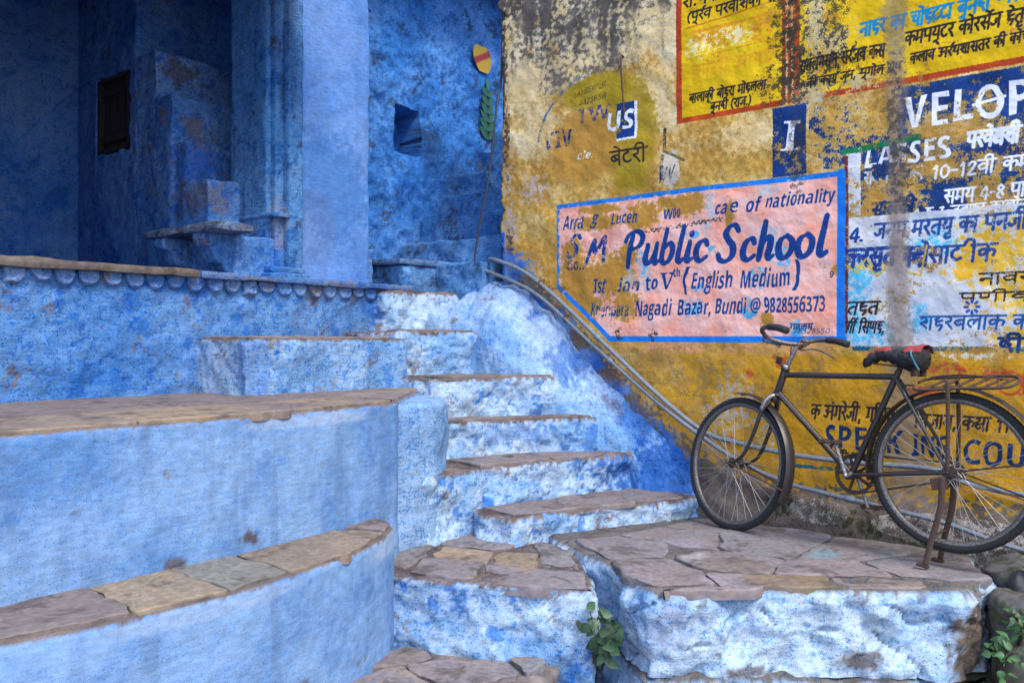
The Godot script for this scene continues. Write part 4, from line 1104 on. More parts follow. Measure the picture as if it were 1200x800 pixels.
func stairs() -> void:
	var t := thing("staircase", Vector3.ZERO, "whitewashed blue staircase climbing beside the ochre wall", "staircase")
	var wl := look({"pale": Color(.58, .74, .94), "mid": Color(.25, .48, .85), "deep": Color(.04, .23, .68), "dirt": Color(.25, .19, .17), "white": .24, "deep_b": -.10, "dirt_b": -.22, "streak": .06, "crack": .010, "has_top": true, "top": Color(.2, .15, .14),
		"patches": [[Vector3(4.25, .85, -2.45), Vector3(.32, .18, .3), Color(.04, .17, .58), .85], [Vector3(4.3, 1.0, -2.6), Vector3(.3, .12, .3), Color(.05, .2, .6), .7], [Vector3(3.9, 1.05, -3.1), Vector3(.3, .06, .3), Color(.10, .26, .64), .6], [Vector3(3.45, .72, -2.9), Vector3(.05, .06, .1), Color(.03, .2, .72), .9]]})
	var steps := [
		[[3.30, -2.63, 3.55, -2.56, 3.8, -2.45, 4.05, -2.33, 4.33, -2.20, 4.58, -2.15, 4.6, -2.8, 3.42, -3.05, 3.3, -2.85], .45, .715],
		[[2.98, -3.0, 3.06, -2.955, 3.43, -2.93, 3.9, -2.79, 4.2, -2.67, 4.48, -2.55, 4.6, -2.6, 4.6, -3.2, 3.4, -3.4, 3.0, -3.3], .45, .93],
		[[3.48, -3.29, 3.70, -3.22, 3.93, -3.13, 4.15, -2.96, 4.37, -2.80, 4.6, -2.8, 4.6, -3.5, 3.6, -3.7, 3.47, -3.5], .7, 1.14],
		[[3.58, -3.48, 3.80, -3.38, 3.98, -3.26, 4.25, -3.08, 4.6, -3.05, 4.6, -4.1, 3.55, -4.0], .9, 1.385],
		[[3.60, -3.82, 3.95, -3.72, 4.2, -3.60, 4.6, -3.5, 4.6, -4.3, 3.60, -4.3], 1.2, 1.665],
		[[3.86, -4.16, 4.15, -4.06, 4.6, -3.96, 5.2, -3.8, 6.9, -3.76, 6.9, -4.86, 3.86, -4.86], 1.3, 1.935],
	]
	var k := 0
	for s in steps:
		var b := Buf.new()
		block(b, poly(s[0]), s[1], s[2], .0105, .035, .026, wl, Vector3.ZERO, Vector2.ZERO, 5)
		var o := put(b, "step", M.plaster, t)
		var tread: Array = [
			[[3.36, -2.67, 3.8, -2.475, 4.05, -2.35, 4.05, -2.72, 3.42, -2.92], [4.06, -2.35, 4.32, -2.225, 4.48, -2.24, 4.48, -2.62, 4.06, -2.72]],
			[[3.46, -2.965, 3.9, -2.82, 3.95, -3.1, 3.5, -3.25], [3.91, -2.815, 4.2, -2.70, 4.46, -2.58, 4.46, -2.95, 3.96, -3.1]],
			[[3.56, -3.28, 3.93, -3.155, 4.20, -2.955, 4.20, -3.2, 3.95, -3.4, 3.6, -3.5], [4.21, -2.95, 4.42, -2.82, 4.46, -3.1, 4.21, -3.2]],
			[[3.66, -3.47, 3.98, -3.285, 4.30, -3.10, 4.38, -3.4, 3.9, -3.7, 3.7, -3.7]],
			[[3.70, -3.81, 3.95, -3.745, 4.2, -3.63, 4.3, -3.9, 3.75, -4.05]],
			[[3.92, -4.17, 4.15, -4.085, 4.44, -4.02, 4.4, -4.5, 3.95, -4.5]],
		][k]
		for q in tread: slab(o, "tread_stone", q, s[2] + .010, .028, PURPLE if k < 3 else BROWN, BROWN * .9, .022, Vector2.ZERO, .009)
		k += 1
	# plain cheek between the middle terrace and the flight
	var b := Buf.new()
	block(b, poly([2.84, -2.985, 2.97, -2.97, 3.10, -2.96, 3.18, -2.985, 3.34, -3.1, 3.5, -3.3, 3.4, -3.7, 2.9, -3.5]), .45, 1.295, .0125, .03, .010, look({"pale": Color(.37, .56, .86), "mid": Color(.24, .45, .81), "deep": Color(.08, .28, .70), "white": .2, "deep_b": -.2, "dirt_b": -.3, "streak": .1, "fine": .7}))
	put(b, "cheek_wall", M.plaster, t)
	# winder landing with broken slabs
	b = Buf.new()
	block(b, poly([2.58, -2.74, 2.62, -2.60, 2.72, -2.36, 2.83, -2.12, 2.935, -1.90, 3.05, -1.98, 3.5, -2.38, 3.55, -2.75, 3.5, -3.2, 2.8, -3.2]), .05, .573, .0125, .03, .022, wl, Vector3.ZERO, Vector2.ZERO, 3, .12)
	var o := put(b, "step", M.plaster, t)
	var lp := [[[2.63, -2.69, 2.73, -2.40, 2.95, -2.52, 2.84, -2.78], BROWN, PURPLE], [[2.735, -2.385, 2.83, -2.15, 2.945, -1.94, 3.12, -2.08, 3.05, -2.28, 2.96, -2.50], PURPLE, BROWN], [[2.86, -2.79, 2.96, -2.53, 3.16, -2.62, 3.08, -2.9], ROSE, TAN],
		[[2.98, -2.50, 3.06, -2.29, 3.25, -2.42, 3.18, -2.60], SAND * .75, BROWN], [[3.07, -2.27, 3.13, -2.09, 3.44, -2.37, 3.44, -2.60, 3.27, -2.43], PURPLE, GREY], [[3.10, -2.90, 3.18, -2.64, 3.42, -2.62, 3.38, -3.02, 3.2, -3.05], GREY, PURPLE], [[2.68, -2.75, 2.84, -2.80, 3.07, -2.93, 3.05, -3.1, 2.75, -3.05], GREY, BROWN]]
	for q in lp: slab(o, "tread_stone", q[0], .583 + rng.randf_range(-.004, .008), .045, q[1], q[2], .02, Vector2(.03, 0), .012)
	# lowest step at the street
	b = Buf.new()
	block(b, poly([1.9, -2.75, 2.0, -2.35, 2.2, -2.15, 2.48, -2.06, 2.72, -1.98, 2.88, -2.02, 2.95, -2.2, 2.8, -2.5, 2.5, -2.8]), 0, .255, .015, .03, .02, look({"pale": GREY, "mid": BROWN, "deep": Color(.1, .18, .4), "streak": 0.0, "has_top": true, "deep_b": -.2}))
	o = put(b, "step", M.stone, t)
	for q in [[[2.05, -2.6, 2.1, -2.33, 2.36, -2.17, 2.40, -2.5], TAN, PURPLE], [[2.37, -2.16, 2.66, -2.06, 2.72, -2.2, 2.55, -2.42, 2.42, -2.49], PURPLE, ROSE], [[2.67, -2.05, 2.82, -2.06, 2.86, -2.14, 2.75, -2.21], TAN * .8, GREY], [[2.2, -2.66, 2.42, -2.52, 2.56, -2.44, 2.6, -2.62, 2.4, -2.7], GREY, BROWN]]:
		slab(o, "tread_stone", q[0], .285, .05, q[1], q[2], .02, Vector2.ZERO, .01)
	# steps turning right behind the wall, rising to the upper floor
	var rl := look({"pale": Color(.17, .38, .72), "mid": Color(.08, .27, .62), "deep": Color(.03, .15, .42), "dirt": Color(.07, .10, .16), "dirt_b": -.1, "streak": .1})
	var rx := [4.42, 4.63, 4.85, 5.07, 5.29, 5.51, 5.73]
	var ry := [2.15, 2.35, 2.57, 2.79, 3.00, 3.22, 3.44]
	for i in 7:
		b = Buf.new()
		lumpbox(b, Vector3(rx[i], 1.9, -4.86), Vector3(7.0, ry[i], -3.78), .018, .016, .014 if i < 5 else .03, "xY", rl)
		put(b, "step", M.plaster, t)
	b = Buf.new()
	lumpbox(b, Vector3(4.10, 1.9, -4.86), Vector3(4.6, 2.135, -4.22), .018, .016, .014, "xYZ", rl)
	put(b, "step", M.plaster, t)
	b = Buf.new()
	lumpbox(b, Vector3(4.05, 2.13, -4.84), Vector3(4.5, 2.18, -4.2), .015, .01, .014, "xZy", look({"pale": Color(.15, .27, .5), "mid": Color(.12, .16, .3), "deep": Color(.12, .09, .08), "streak": 0.0}))
	put(b, "tread_stone", M.plaster, t)
	var wl2 := look({"pale": Color(.48, .66, .92), "mid": Color(.22, .45, .83), "deep": Color(.04, .23, .68), "white": .12, "deep_b": -.06, "dirt_b": -.3, "fine": .65, "streak": .25, "streak_c": Color(.10, .30, .70), "patches": [[Vector3(4.3, .80, -2.33), Vector3(.3, .32, .34), Color(.03, .16, .58), .9], [Vector3(4.2, 1.12, -2.75), Vector3(.12, .12, .2), Color(.06, .22, .64), .7], [Vector3(4.35, 1.5, -3.0), Vector3(.1, .18, .2), Color(.05, .2, .62), .7]]})
	# sloping plaster fillet between the flight and the wall
	b = Buf.new()
	var fl := look({"pale": Color(.36, .52, .84), "mid": Color(.10, .28, .72), "deep": Color(.02, .13, .52), "dirt": Color(.20, .15, .17), "white": -.05, "deep_b": .08, "dirt_b": -.10, "fine": .75, "streak": .3, "streak_c": Color(.05, .2, .6),
		"patches": [[Vector3(4.38, .85, -2.35), Vector3(.3, .22, .35), Color(.025, .14, .56), .9], [Vector3(4.33, 1.22, -2.72), Vector3(.12, .2, .2), Color(.19, .15, .17), .8], [Vector3(4.3, 1.7, -3.25), Vector3(.3, .3, .3), Color(.48, .62, .9), .8], [Vector3(4.4, 1.5, -3.0), Vector3(.15, .15, .2), Color(.04, .17, .56), .7], [Vector3(4.2, 1.45, -3.1), Vector3(.15, .2, .2), Color(.52, .66, .92), .8]]})
	var tz := [-4.05, -3.75, -3.58, -3.29, -2.9, -2.53, -2.31, -2.2, -2.12]
	var tt := [1.90, 2.02, 2.02, 1.82, 1.44, 1.14, .99, .82, .60]
	var lo := [1.75, 1.60, 1.48, 1.26, 1.0, .72, .60, .52, .48]
	var n := 170
	var m := 64
	var P := PackedVector3Array(); var H := PackedVector3Array(); var K := PackedColorArray()
	for i in n:
		var z := lerpf(tz[0], tz[8], i / float(n - 1))
		var c := 0
		while c < 7 and z > tz[c + 1]: c += 1
		var f := clampf((z - tz[c]) / (tz[c + 1] - tz[c]), 0, 1)
		f = f * f * (3 - 2 * f) * .5 + f * .5
		var yt := lerpf(tt[c], tt[c + 1], f)
		var yl := lerpf(lo[c], lo[c + 1], f)
		for j in m:
			var q := j / float(m - 1)
			var p := Vector3(4.53 - lerpf(.44, .16, smoothstep(-3.45, -2.55, z)) * pow(q, .92), lerpf(yt, yl, q * q * .45 + q * .55) - .35 * smoothstep(.78, 1.0, q), z)
			var nn := Vector3(-.75, .6, .25).normalized()
			p += nn * disp(p, .022)
			P.append(p); H.append(nn)
			K.append(paint(p, nn, fl).lerp(paint(p, nn, wl2), smoothstep(.2, .5, q + NA.get_noise_3dv(p * 4.0) * .4)))
	b.grid(n, m, P, H, K)
	put(b, "plaster_fillet", M.plaster, t)

func platform() -> void:
	var t := thing("stone_platform", Vector3.ZERO, "whitewashed boulder platform with flagstones under the bicycle", "platform")
	var wl := look({"pale": Color(.62, .77, .95), "mid": Color(.30, .52, .86), "deep": Color(.09, .26, .60), "dirt": Color(.15, .12, .11), "white": .26, "deep_b": -.22, "dirt_b": -.36, "streak": .05, "fine": .6, "crack": .030, "has_top": true, "top": Color(.19, .165, .16),
		"patches": [[Vector3(3.84, .40, -.66), Vector3(.16, .26, .16), Color(.20, .15, .12), 1.0], [Vector3(3.5, .33, -1.0), Vector3(.12, .05, .12), Color(.16, .12, .11), .9], [Vector3(3.25, .28, -1.4), Vector3(.2, .03, .1), Color(.15, .11, .10), .8], [Vector3(3.05, .45, -1.6), Vector3(.1, .12, .1), Color(.36, .40, .55), .6]]})
	var b := Buf.new()
	# two courses of large boulders under the lime
	block(b, poly([3.42, -2.40, 3.231, -2.02, 3.08, -1.82, 2.985, -1.69, 3.05, -1.58, 3.30, -1.32, 3.50, -1.06, 3.68, -.82, 3.75, -.71, 3.9, -.66, 4.03, -.64, 4.22, -.74, 4.6, -.78, 4.6, -2.5, 3.6, -2.7]),   .255, .604, .0125, .04, .034, wl, Vector3.ZERO, Vector2.ZERO, 4, .10)
	put(b, "boulder_course", M.plaster, t)
	b = Buf.new()
	block(b, poly([3.45, -2.35, 3.2, -2.0, 2.97, -1.72, 3.02, -1.56, 3.28, -1.28, 3.47, -1.02, 3.58, -.86, 3.72, -.80, 4.6, -.75, 4.6, -2.4]), 0, .262, .0125, .05, .04, wl, Vector3(3, 0, 0), Vector2.ZERO, 4)
	put(b, "boulder_course", M.plaster, t)
	var fs := [
		[[3.03, -1.70, 3.10, -1.83, 3.26, -2.03, 3.47, -1.85, 3.35, -1.62, 3.20, -1.50], PURPLE, ROSE],
		[[3.00, -1.655, 3.19, -1.49, 3.33, -1.33, 3.22, -1.38, 3.06, -1.58], ROSE, PURPLE],
		[[3.28, -2.05, 3.50, -2.38, 3.72, -2.28, 3.72, -1.98, 3.49, -1.86], GREY, PURPLE],
		[[3.21, -1.485, 3.36, -1.61, 3.48, -1.40, 3.62, -1.20, 3.50, -1.08, 3.34, -1.31], ROSE, TAN * .7],
		[[3.38, -1.61, 3.50, -1.84, 3.74, -1.72, 3.78, -1.42, 3.50, -1.39], BROWN, PURPLE],
		[[3.63, -1.19, 3.51, -1.38, 3.79, -1.41, 3.95, -1.15, 3.80, -.95], ROSE, PURPLE],
		[[3.51, -1.065, 3.62, -1.18, 3.79, -.94, 3.86, -.78, 3.72, -.82], TAN * .75, ROSE],
		[[3.74, -2.27, 4.05, -2.20, 4.1, -1.9, 3.76, -1.74, 3.74, -1.97], GREY, BROWN],
		[[3.76, -1.73, 4.1, -1.88, 4.4, -1.8, 4.4, -1.4, 3.80, -1.42], PURPLE, GREY],
		[[3.81, -1.40, 4.4, -1.38, 4.4, -.95, 3.98, -1.14], GREY, BROWN],
		[[3.82, -.94, 3.97, -1.13, 4.2, -1.04, 4.26, -.76, 4.03, -.63, 3.88, -.77], GREY, PURPLE],
		[[4.12, -1.9, 4.07, -2.2, 4.4, -2.15, 4.4, -1.83], BROWN, GREY]]
	for q in fs: slab(t, "flagstone", q[0], .612 + rng.randf_range(-.005, .005), .04, q[1], q[2], .022, Vector2(rng.randf_range(-.01, .01), rng.randf_range(-.01, .01)), .011)
	# loose boulders at the broken end
	var rocks := [[Vector3(3.98, .42, -.54), Vector3(.10, .15, .10), .5, "tall squared brown boulder against the broken end of the platform"], [Vector3(4.20, .42, -.50), Vector3(.13, .16, .14), .8, "brown boulder behind the weeds at the right picture edge"], [Vector3(3.80, .13, -.52), Vector3(.12, .06, .09), .2, "flat grey stone lying at the foot of the platform"],
		[Vector3(3.96, .16, -.42), Vector3(.11, .11, .10), 1.2, "rounded mossy stone by the street edge"], [Vector3(4.13, .22, -.30), Vector3(.13, .18, .13), .5, "grey brown stone cut by the lower right picture corner"], [Vector3(4.30, .57, -.58), Vector3(.16, .07, .14), .1, "low rubble stone between platform and ochre wall"], [Vector3(3.90, .30, -.54), Vector3(.07, .08, .07), .6, "small dark stone beneath the bright weed"]]
	var i := 0
	for r in rocks:
		b = Buf.new()
		var rl := stone_look([BROWN * .75, ROSE * .55, GREY * .8, Color(.07, .085, .04), BROWN * .6, GREY * .7, BROWN * .45][i], GREY * .4)
		rl.fine = 1.0; rl.dirt = Color(.035, .05, .015); rl.dirt_b = .12 if i in [2, 3, 6] else .02
		var fp := []
		var nn := 7
		for k in nn:
			var an := TAU * (k + rng.randf_range(-.25, .25)) / nn
			fp.append(r[1].x * cos(an) * rng.randf_range(.85, 1.2)); fp.append(r[1].z * sin(an) * rng.randf_range(.85, 1.2))
		rl.crack = .02
		block(b, poly(fp), -r[1].y, r[1].y, .013, .018, .030, rl, r[0] * 1.7, Vector2(rng.randf_range(-.4, .4), rng.randf_range(-.4, .4)), 1, .8)
		var o := put(b, "boulder", M.stone, self)
		o.position = r[0]; o.rotation = Vector3(.1 * sin(i * 2.0), r[2], .12 * cos(i * 1.7))
		meta(o, r[3], "boulder", "boulders at the platform end")
		i += 1
	# mossy soil filling the gap
	b = Buf.new()
	var so := look({"pale": Color(.07, .075, .035), "mid": Color(.06, .045, .035), "deep": Color(.03, .045, .012), "dirt": Color(.03, .025, .02), "streak": 0.0, "deep_b": .1})
	block(b, poly([3.66, -.72, 3.72, -.5, 3.78, -.3, 4.0, -.05, 4.6, .2, 4.6, -1.0]), 0, .30, .02, .12, .06, so, Vector3.ZERO, Vector2(.25, -.15))
	meta(put(b, "mossy_soil", M.moss, self), "dark mossy soil between the boulders at lower right", "soil", "", "stuff")

func wall() -> void:
	var t := thing("ochre_wall", Vector3(4.5, 0, -3.75), "tall peeling ochre wall covered in hand-painted notices", "wall")
	var m := StandardMaterial3D.new()
	m.albedo_texture = paint_wall(); m.roughness = .88; m.metallic_specular = .3
	m.texture_repeat = false
	m.heightmap_enabled = true
	var f := FastNoiseLite.new(); f.seed = 77; f.frequency = .11; f.fractal_octaves = 4
	var him := f.get_image(1024, 1024)
	m.heightmap_texture = ImageTexture.create_from_image(him); m.heightmap_scale = .22
	M.wall = m
	var parts := [
		["painted_sign", .53, 1.595, 2.375, 2.50, "pink painted school advertisement in a blue frame"],
		["painted_sign", 1.395, 2.87, 2.076, V1, "yellow notice with red border, left panel"],
		["painted_sign", 2.076, 2.87, U1, V1, "yellow notice with red border, right panel with cyan heading"],
		["painted_sign", 1.98, 2.50, U1, 2.87, "peeled navy notice with large white capitals"],
		["painted_sign", 2.375, 2.19, U1, 2.50, "lower peeled part of the navy notice with small white lines"],
		["painted_sign", 2.375, 1.55, U1, 2.19, "faded white notice with blue lettering"],
		["painted_sign", 2.15, .95, U1, 1.25, "blue and black lettering on yellow behind the bicycle"],
		["painted_sign", .40, 2.56, 1.29, 3.29, "worn round olive advertisement"],
		["plaster_face", 0, 0, 9, 9, ""]]
	var ds := .0135
	var nu := int(U1 / ds) + 1
	var nv := int((V1 - V0) / ds) + 1
	var P := PackedVector3Array(); var N := PackedVector3Array(); var T := PackedVector2Array()
	P.resize(nu * nv); N.resize(nu * nv); T.resize(nu * nv)
	for i in nu:
		for j in nv:
			var u := U1 * i / float(nu - 1)
			var v := lerpf(V0, V1, j / float(nv - 1))
			var w := Vector3(4.5, v, u - 3.75)
			var x := -disp(w, .006) - NF.get_noise_3dv(w * 8.0) * .003
			# foot of the wall bulges out over its footing
			x -= .07 * smoothstep(.95, .62, v + NA.get_noise_3dv(w * 3.0) * .12)
			# worn arris at the left end
			var e := .075 + NA.get_noise_3d(1, v * 3.0, 5) * .05 + NF.get_noise_3d(1, v * 14.0, 5) * .018
			x += .22 * pow(clampf(1.0 - u / maxf(e, .01), 0, 1), .6)
			P[i * nv + j] = Vector3(x, v, u)
			T[i * nv + j] = Vector2(u / U1, (V1 - v) / (V1 - V0))
	for i in nu:
		for j in nv:
			var a := P[mini(i + 1, nu - 1) * nv + j] - P[maxi(i - 1, 0) * nv + j]
			var c := P[i * nv + mini(j + 1, nv - 1)] - P[i * nv + maxi(j - 1, 0)]
			var q := a.cross(c).normalized()
			N[i * nv + j] = q if q.x < 0 else -q
	var owner_of := PackedByteArray(); owner_of.resize(nu * nv)
	for i in nu - 1:
		for j in nv - 1:
			var u := U1 * (i + .5) / (nu - 1)
			var v := lerpf(V0, V1, (j + .5) / (nv - 1))
			for k in parts.size():
				if u > parts[k][1] and v > parts[k][2] and u < parts[k][3] and v < parts[k][4]:
					owner_of[i * nv + j] = k
					break
	for k in parts.size():
		var b := Buf.new()
		var map := {}
		for i in nu - 1:
			for j in nv - 1:
				if owner_of[i * nv + j] != k: continue
				var id := []
				for q in [i * nv + j, (i + 1) * nv + j, (i + 1) * nv + j + 1, i * nv + j + 1]:
					if not map.has(q):
						map[q] = b.V.size()
						b.V.append(P[q]); b.Nn.append(N[q]); b.U.append(T[q])
					id.append(map[q])
				b.I.append_array([id[0], id[2], id[1], id[0], id[3], id[2]])
		var o := put(b, parts[k][0], m, t)
		if parts[k][5]: o.set_meta("label", parts[k][5])
	# body of the wall and its plain run out of the picture
	var b2 := Buf.new()
	var wl := look({"pale": Color(.5, .33, .12), "mid": Color(.42, .26, .07), "deep": Color(.3, .2, .08), "dirt": Color(.12, .1, .09), "streak": .2})
	lumpbox(b2, Vector3(.06, 0, .03), Vector3(.45, 4.5, 3.95), .02, .0, .1, "", wl, Vector3(5, 0, 0))
	put(b2, "masonry", M.plaster, t)
	b2 = Buf.new()
	lumpbox(b2, Vector3(.0, 0, 3.9), Vector3(.45, 4.5, 7.5), .02, .01, .03, "x", wl, Vector3(5, 0, 0))
	put(b2, "plaster_face", M.plaster, t)
	# rusty spike driven into the wall
	var b3 := Buf.new()
	tube(b3, smooth([Vector3(.02, 3.335, 1.045), Vector3(-.03, 3.34, 1.045), Vector3(-.04, 3.2, 1.055), Vector3(-.035, 2.98, 1.07)]), .007, .005, 8)
	put(b3, "iron_spike", M.rust, t)

func pipes() -> void:
	var runs := [
		["water_pipe", [[-.04, 2.17, .05], [.079, 2.149, 0], [.315, 2.056, 0], [.592, 1.865, 0], [.979, 1.547, 0], [1.332, 1.266, 0], [1.6, 1.087, 0], [1.8, 1.04, 0], [2.099, 1.0, 0], [2.409, .985, 0], [2.79, .985, 0], [2.957, .93, 0], [3.166, .904, 0], [3.7, .87, 0]], .0135, "upper grey water pipe slanting down the ochre wall"],
		["water_pipe", [[-.08, 2.10, .02], [.206, 2.003, 0], [.456, 1.88, 0], [.854, 1.573, 0], [1.332, 1.221, 0], [1.755, .972, -.02], [2.062, .859, -.03], [2.266, .822, -.04], [2.583, .784, -.05], [2.873, .741, -.06], [3.166, .67, -.07], [3.7, .6, -.07]], .0125, "lower grey water pipe slanting down the ochre wall"]]
	for r in runs:
		var t := thing(r[0], Vector3(4.5, 0, -3.75), r[3], "pipe", "pipes on the ochre wall")
		var pts := []
		for q in r[1]: pts.append(Vector3(-.042 + q[2] + .004 * sin(q[0] * 9), q[1], q[0]))
		var b := Buf.new()
		tube(b, smooth(pts, 8), r[2], -1, 12)
		put(b, "tube", M.pipe, t)
		var sm := smooth(pts, 8)
		for k in ([30, 58, 72] if r[2] > .013 else [26, 60]):
			b = Buf.new()
			var d := (sm[k + 1] - sm[k]).normalized()
			tube(b, PackedVector3Array([sm[k] - d * .022, sm[k] + d * .022]), r[2] * 1.45, -1, 12)
			put(b, "coupling", M.pipe, t)
		b = Buf.new()
		var c: Vector3 = sm[20]
		tube(b, smooth([c + Vector3(.05, .03, 0), c + Vector3(-.017, .02, 0), c + Vector3(-.02, -.01, 0), c + Vector3(.05, -.03, 0)]), .004, -1, 6)
		put(b, "hook", M.rust, t)
	var c2 := thing("cable", Vector3(4.5, 0, -3.75), "thin dark cable hanging down the left end of the ochre wall", "cable")
	var b2 := Buf.new()
	tube(b2, smooth([Vector3(.12, 4.3, .0), Vector3(.06, 3.5, .03), Vector3(-.02, 3.2, .05), Vector3(-.04, 2.75, .0), Vector3(-.06, 2.2, -.11), Vector3(-.05, 2.1, -.06)]), .008, -1, 8)
	put(b2, "sheath", M.cable, c2)

# ---------------------------------------------------------------- bicycle
func wheel(parent: Node, called: String, c: Vector3, xf: Transform3D, seed_n: int) -> void:
	var w := Node3D.new()
	w.name = called
	parent.add_child(w, true)
	w.transform = xf
	var b := Buf.new()
	var prof := []
	for k in 14: prof.append(Vector2(cos(TAU * k / 14) * .019, sin(TAU * k / 14) * .018))
	ring(b, c, .330, prof, Color.WHITE, 0, TAU, 110)
	for k in 130:
		var an := TAU * k / 130
		for s in [-1.0, 1.0]:
			var d := Vector3(cos(an), sin(an), 0)
			box(b, Transform3D(Basis(d, Vector3(-sin(an), cos(an), 0), Vector3(0, 0, 1)), c + d * .346 + Vector3(0, 0, s * .0085)), Vector3(.004, .007, .010), .001)
	put(b, "tyre", M.rubber, w)
	b = Buf.new()
	ring(b, c, .310, [Vector2(.008, -.014), Vector2(.006, -.016), Vector2(-.004, -.015), Vector2(-.010, -.008), Vector2(-.012, 0), Vector2(-.010, .008), Vector2(-.004, .015), Vector2(.006, .016), Vector2(.008, .014)], Color.WHITE, 0, TAU, 110)
	put(b, "rim", M.rim, w)
	b = Buf.new()
	tube(b, PackedVector3Array([c + Vector3(0, 0, -.045), c + Vector3(0, 0, -.03), c + Vector3(0, 0, .03), c + Vector3(0, 0, .045)]), .017, -1, 14)
	for s in [-.032, .032]: tube(b, PackedVector3Array([c + Vector3(0, 0, s - .002), c + Vector3(0, 0, s + .002)]), .028, -1, 18)
	tube(b, PackedVector3Array([c + Vector3(0, 0, -.075), c + Vector3(0, 0, .075)]), .006, -1, 8)
	put(b, "hub", M.rust, w)
	var ns := 36
	for k in ns:
		b = Buf.new()
		var a0 := TAU * k / ns
		var off := .95 * (1 if (k / 2) % 2 == 0 else -1)
		var z := -.032 if k % 2 == 0 else .032
		tube(b, PackedVector3Array([c + Vector3(cos(a0 + off) * .026, sin(a0 + off) * .026, z), c + Vector3(cos(a0) * .300, sin(a0) * .300, z * .12)]), .00135, -1, 5)
		put(b, "spoke", M.spoke, w)

func guard(parent: Node, c: Vector3, xf: Transform3D, a0: float, a1: float) -> MeshInstance3D:
	var b := Buf.new()
	var R := .366
	var prof := []
	for k in 9:
		var q := (k / 8.0 - .5) * 2
		prof.append(Vector2(.010 * (1 - q * q), q * .032))
	for k in 9:
		var q := (.5 - k / 8.0) * 2
		prof.append(Vector2(.010 * (1 - q * q) - .002, q * .031))
	ring(b, c, R, prof, Color.WHITE, a0, a1, 50)
	var o := put(b, "mudguard", M.black, parent)
	o.transform = xf
	return o

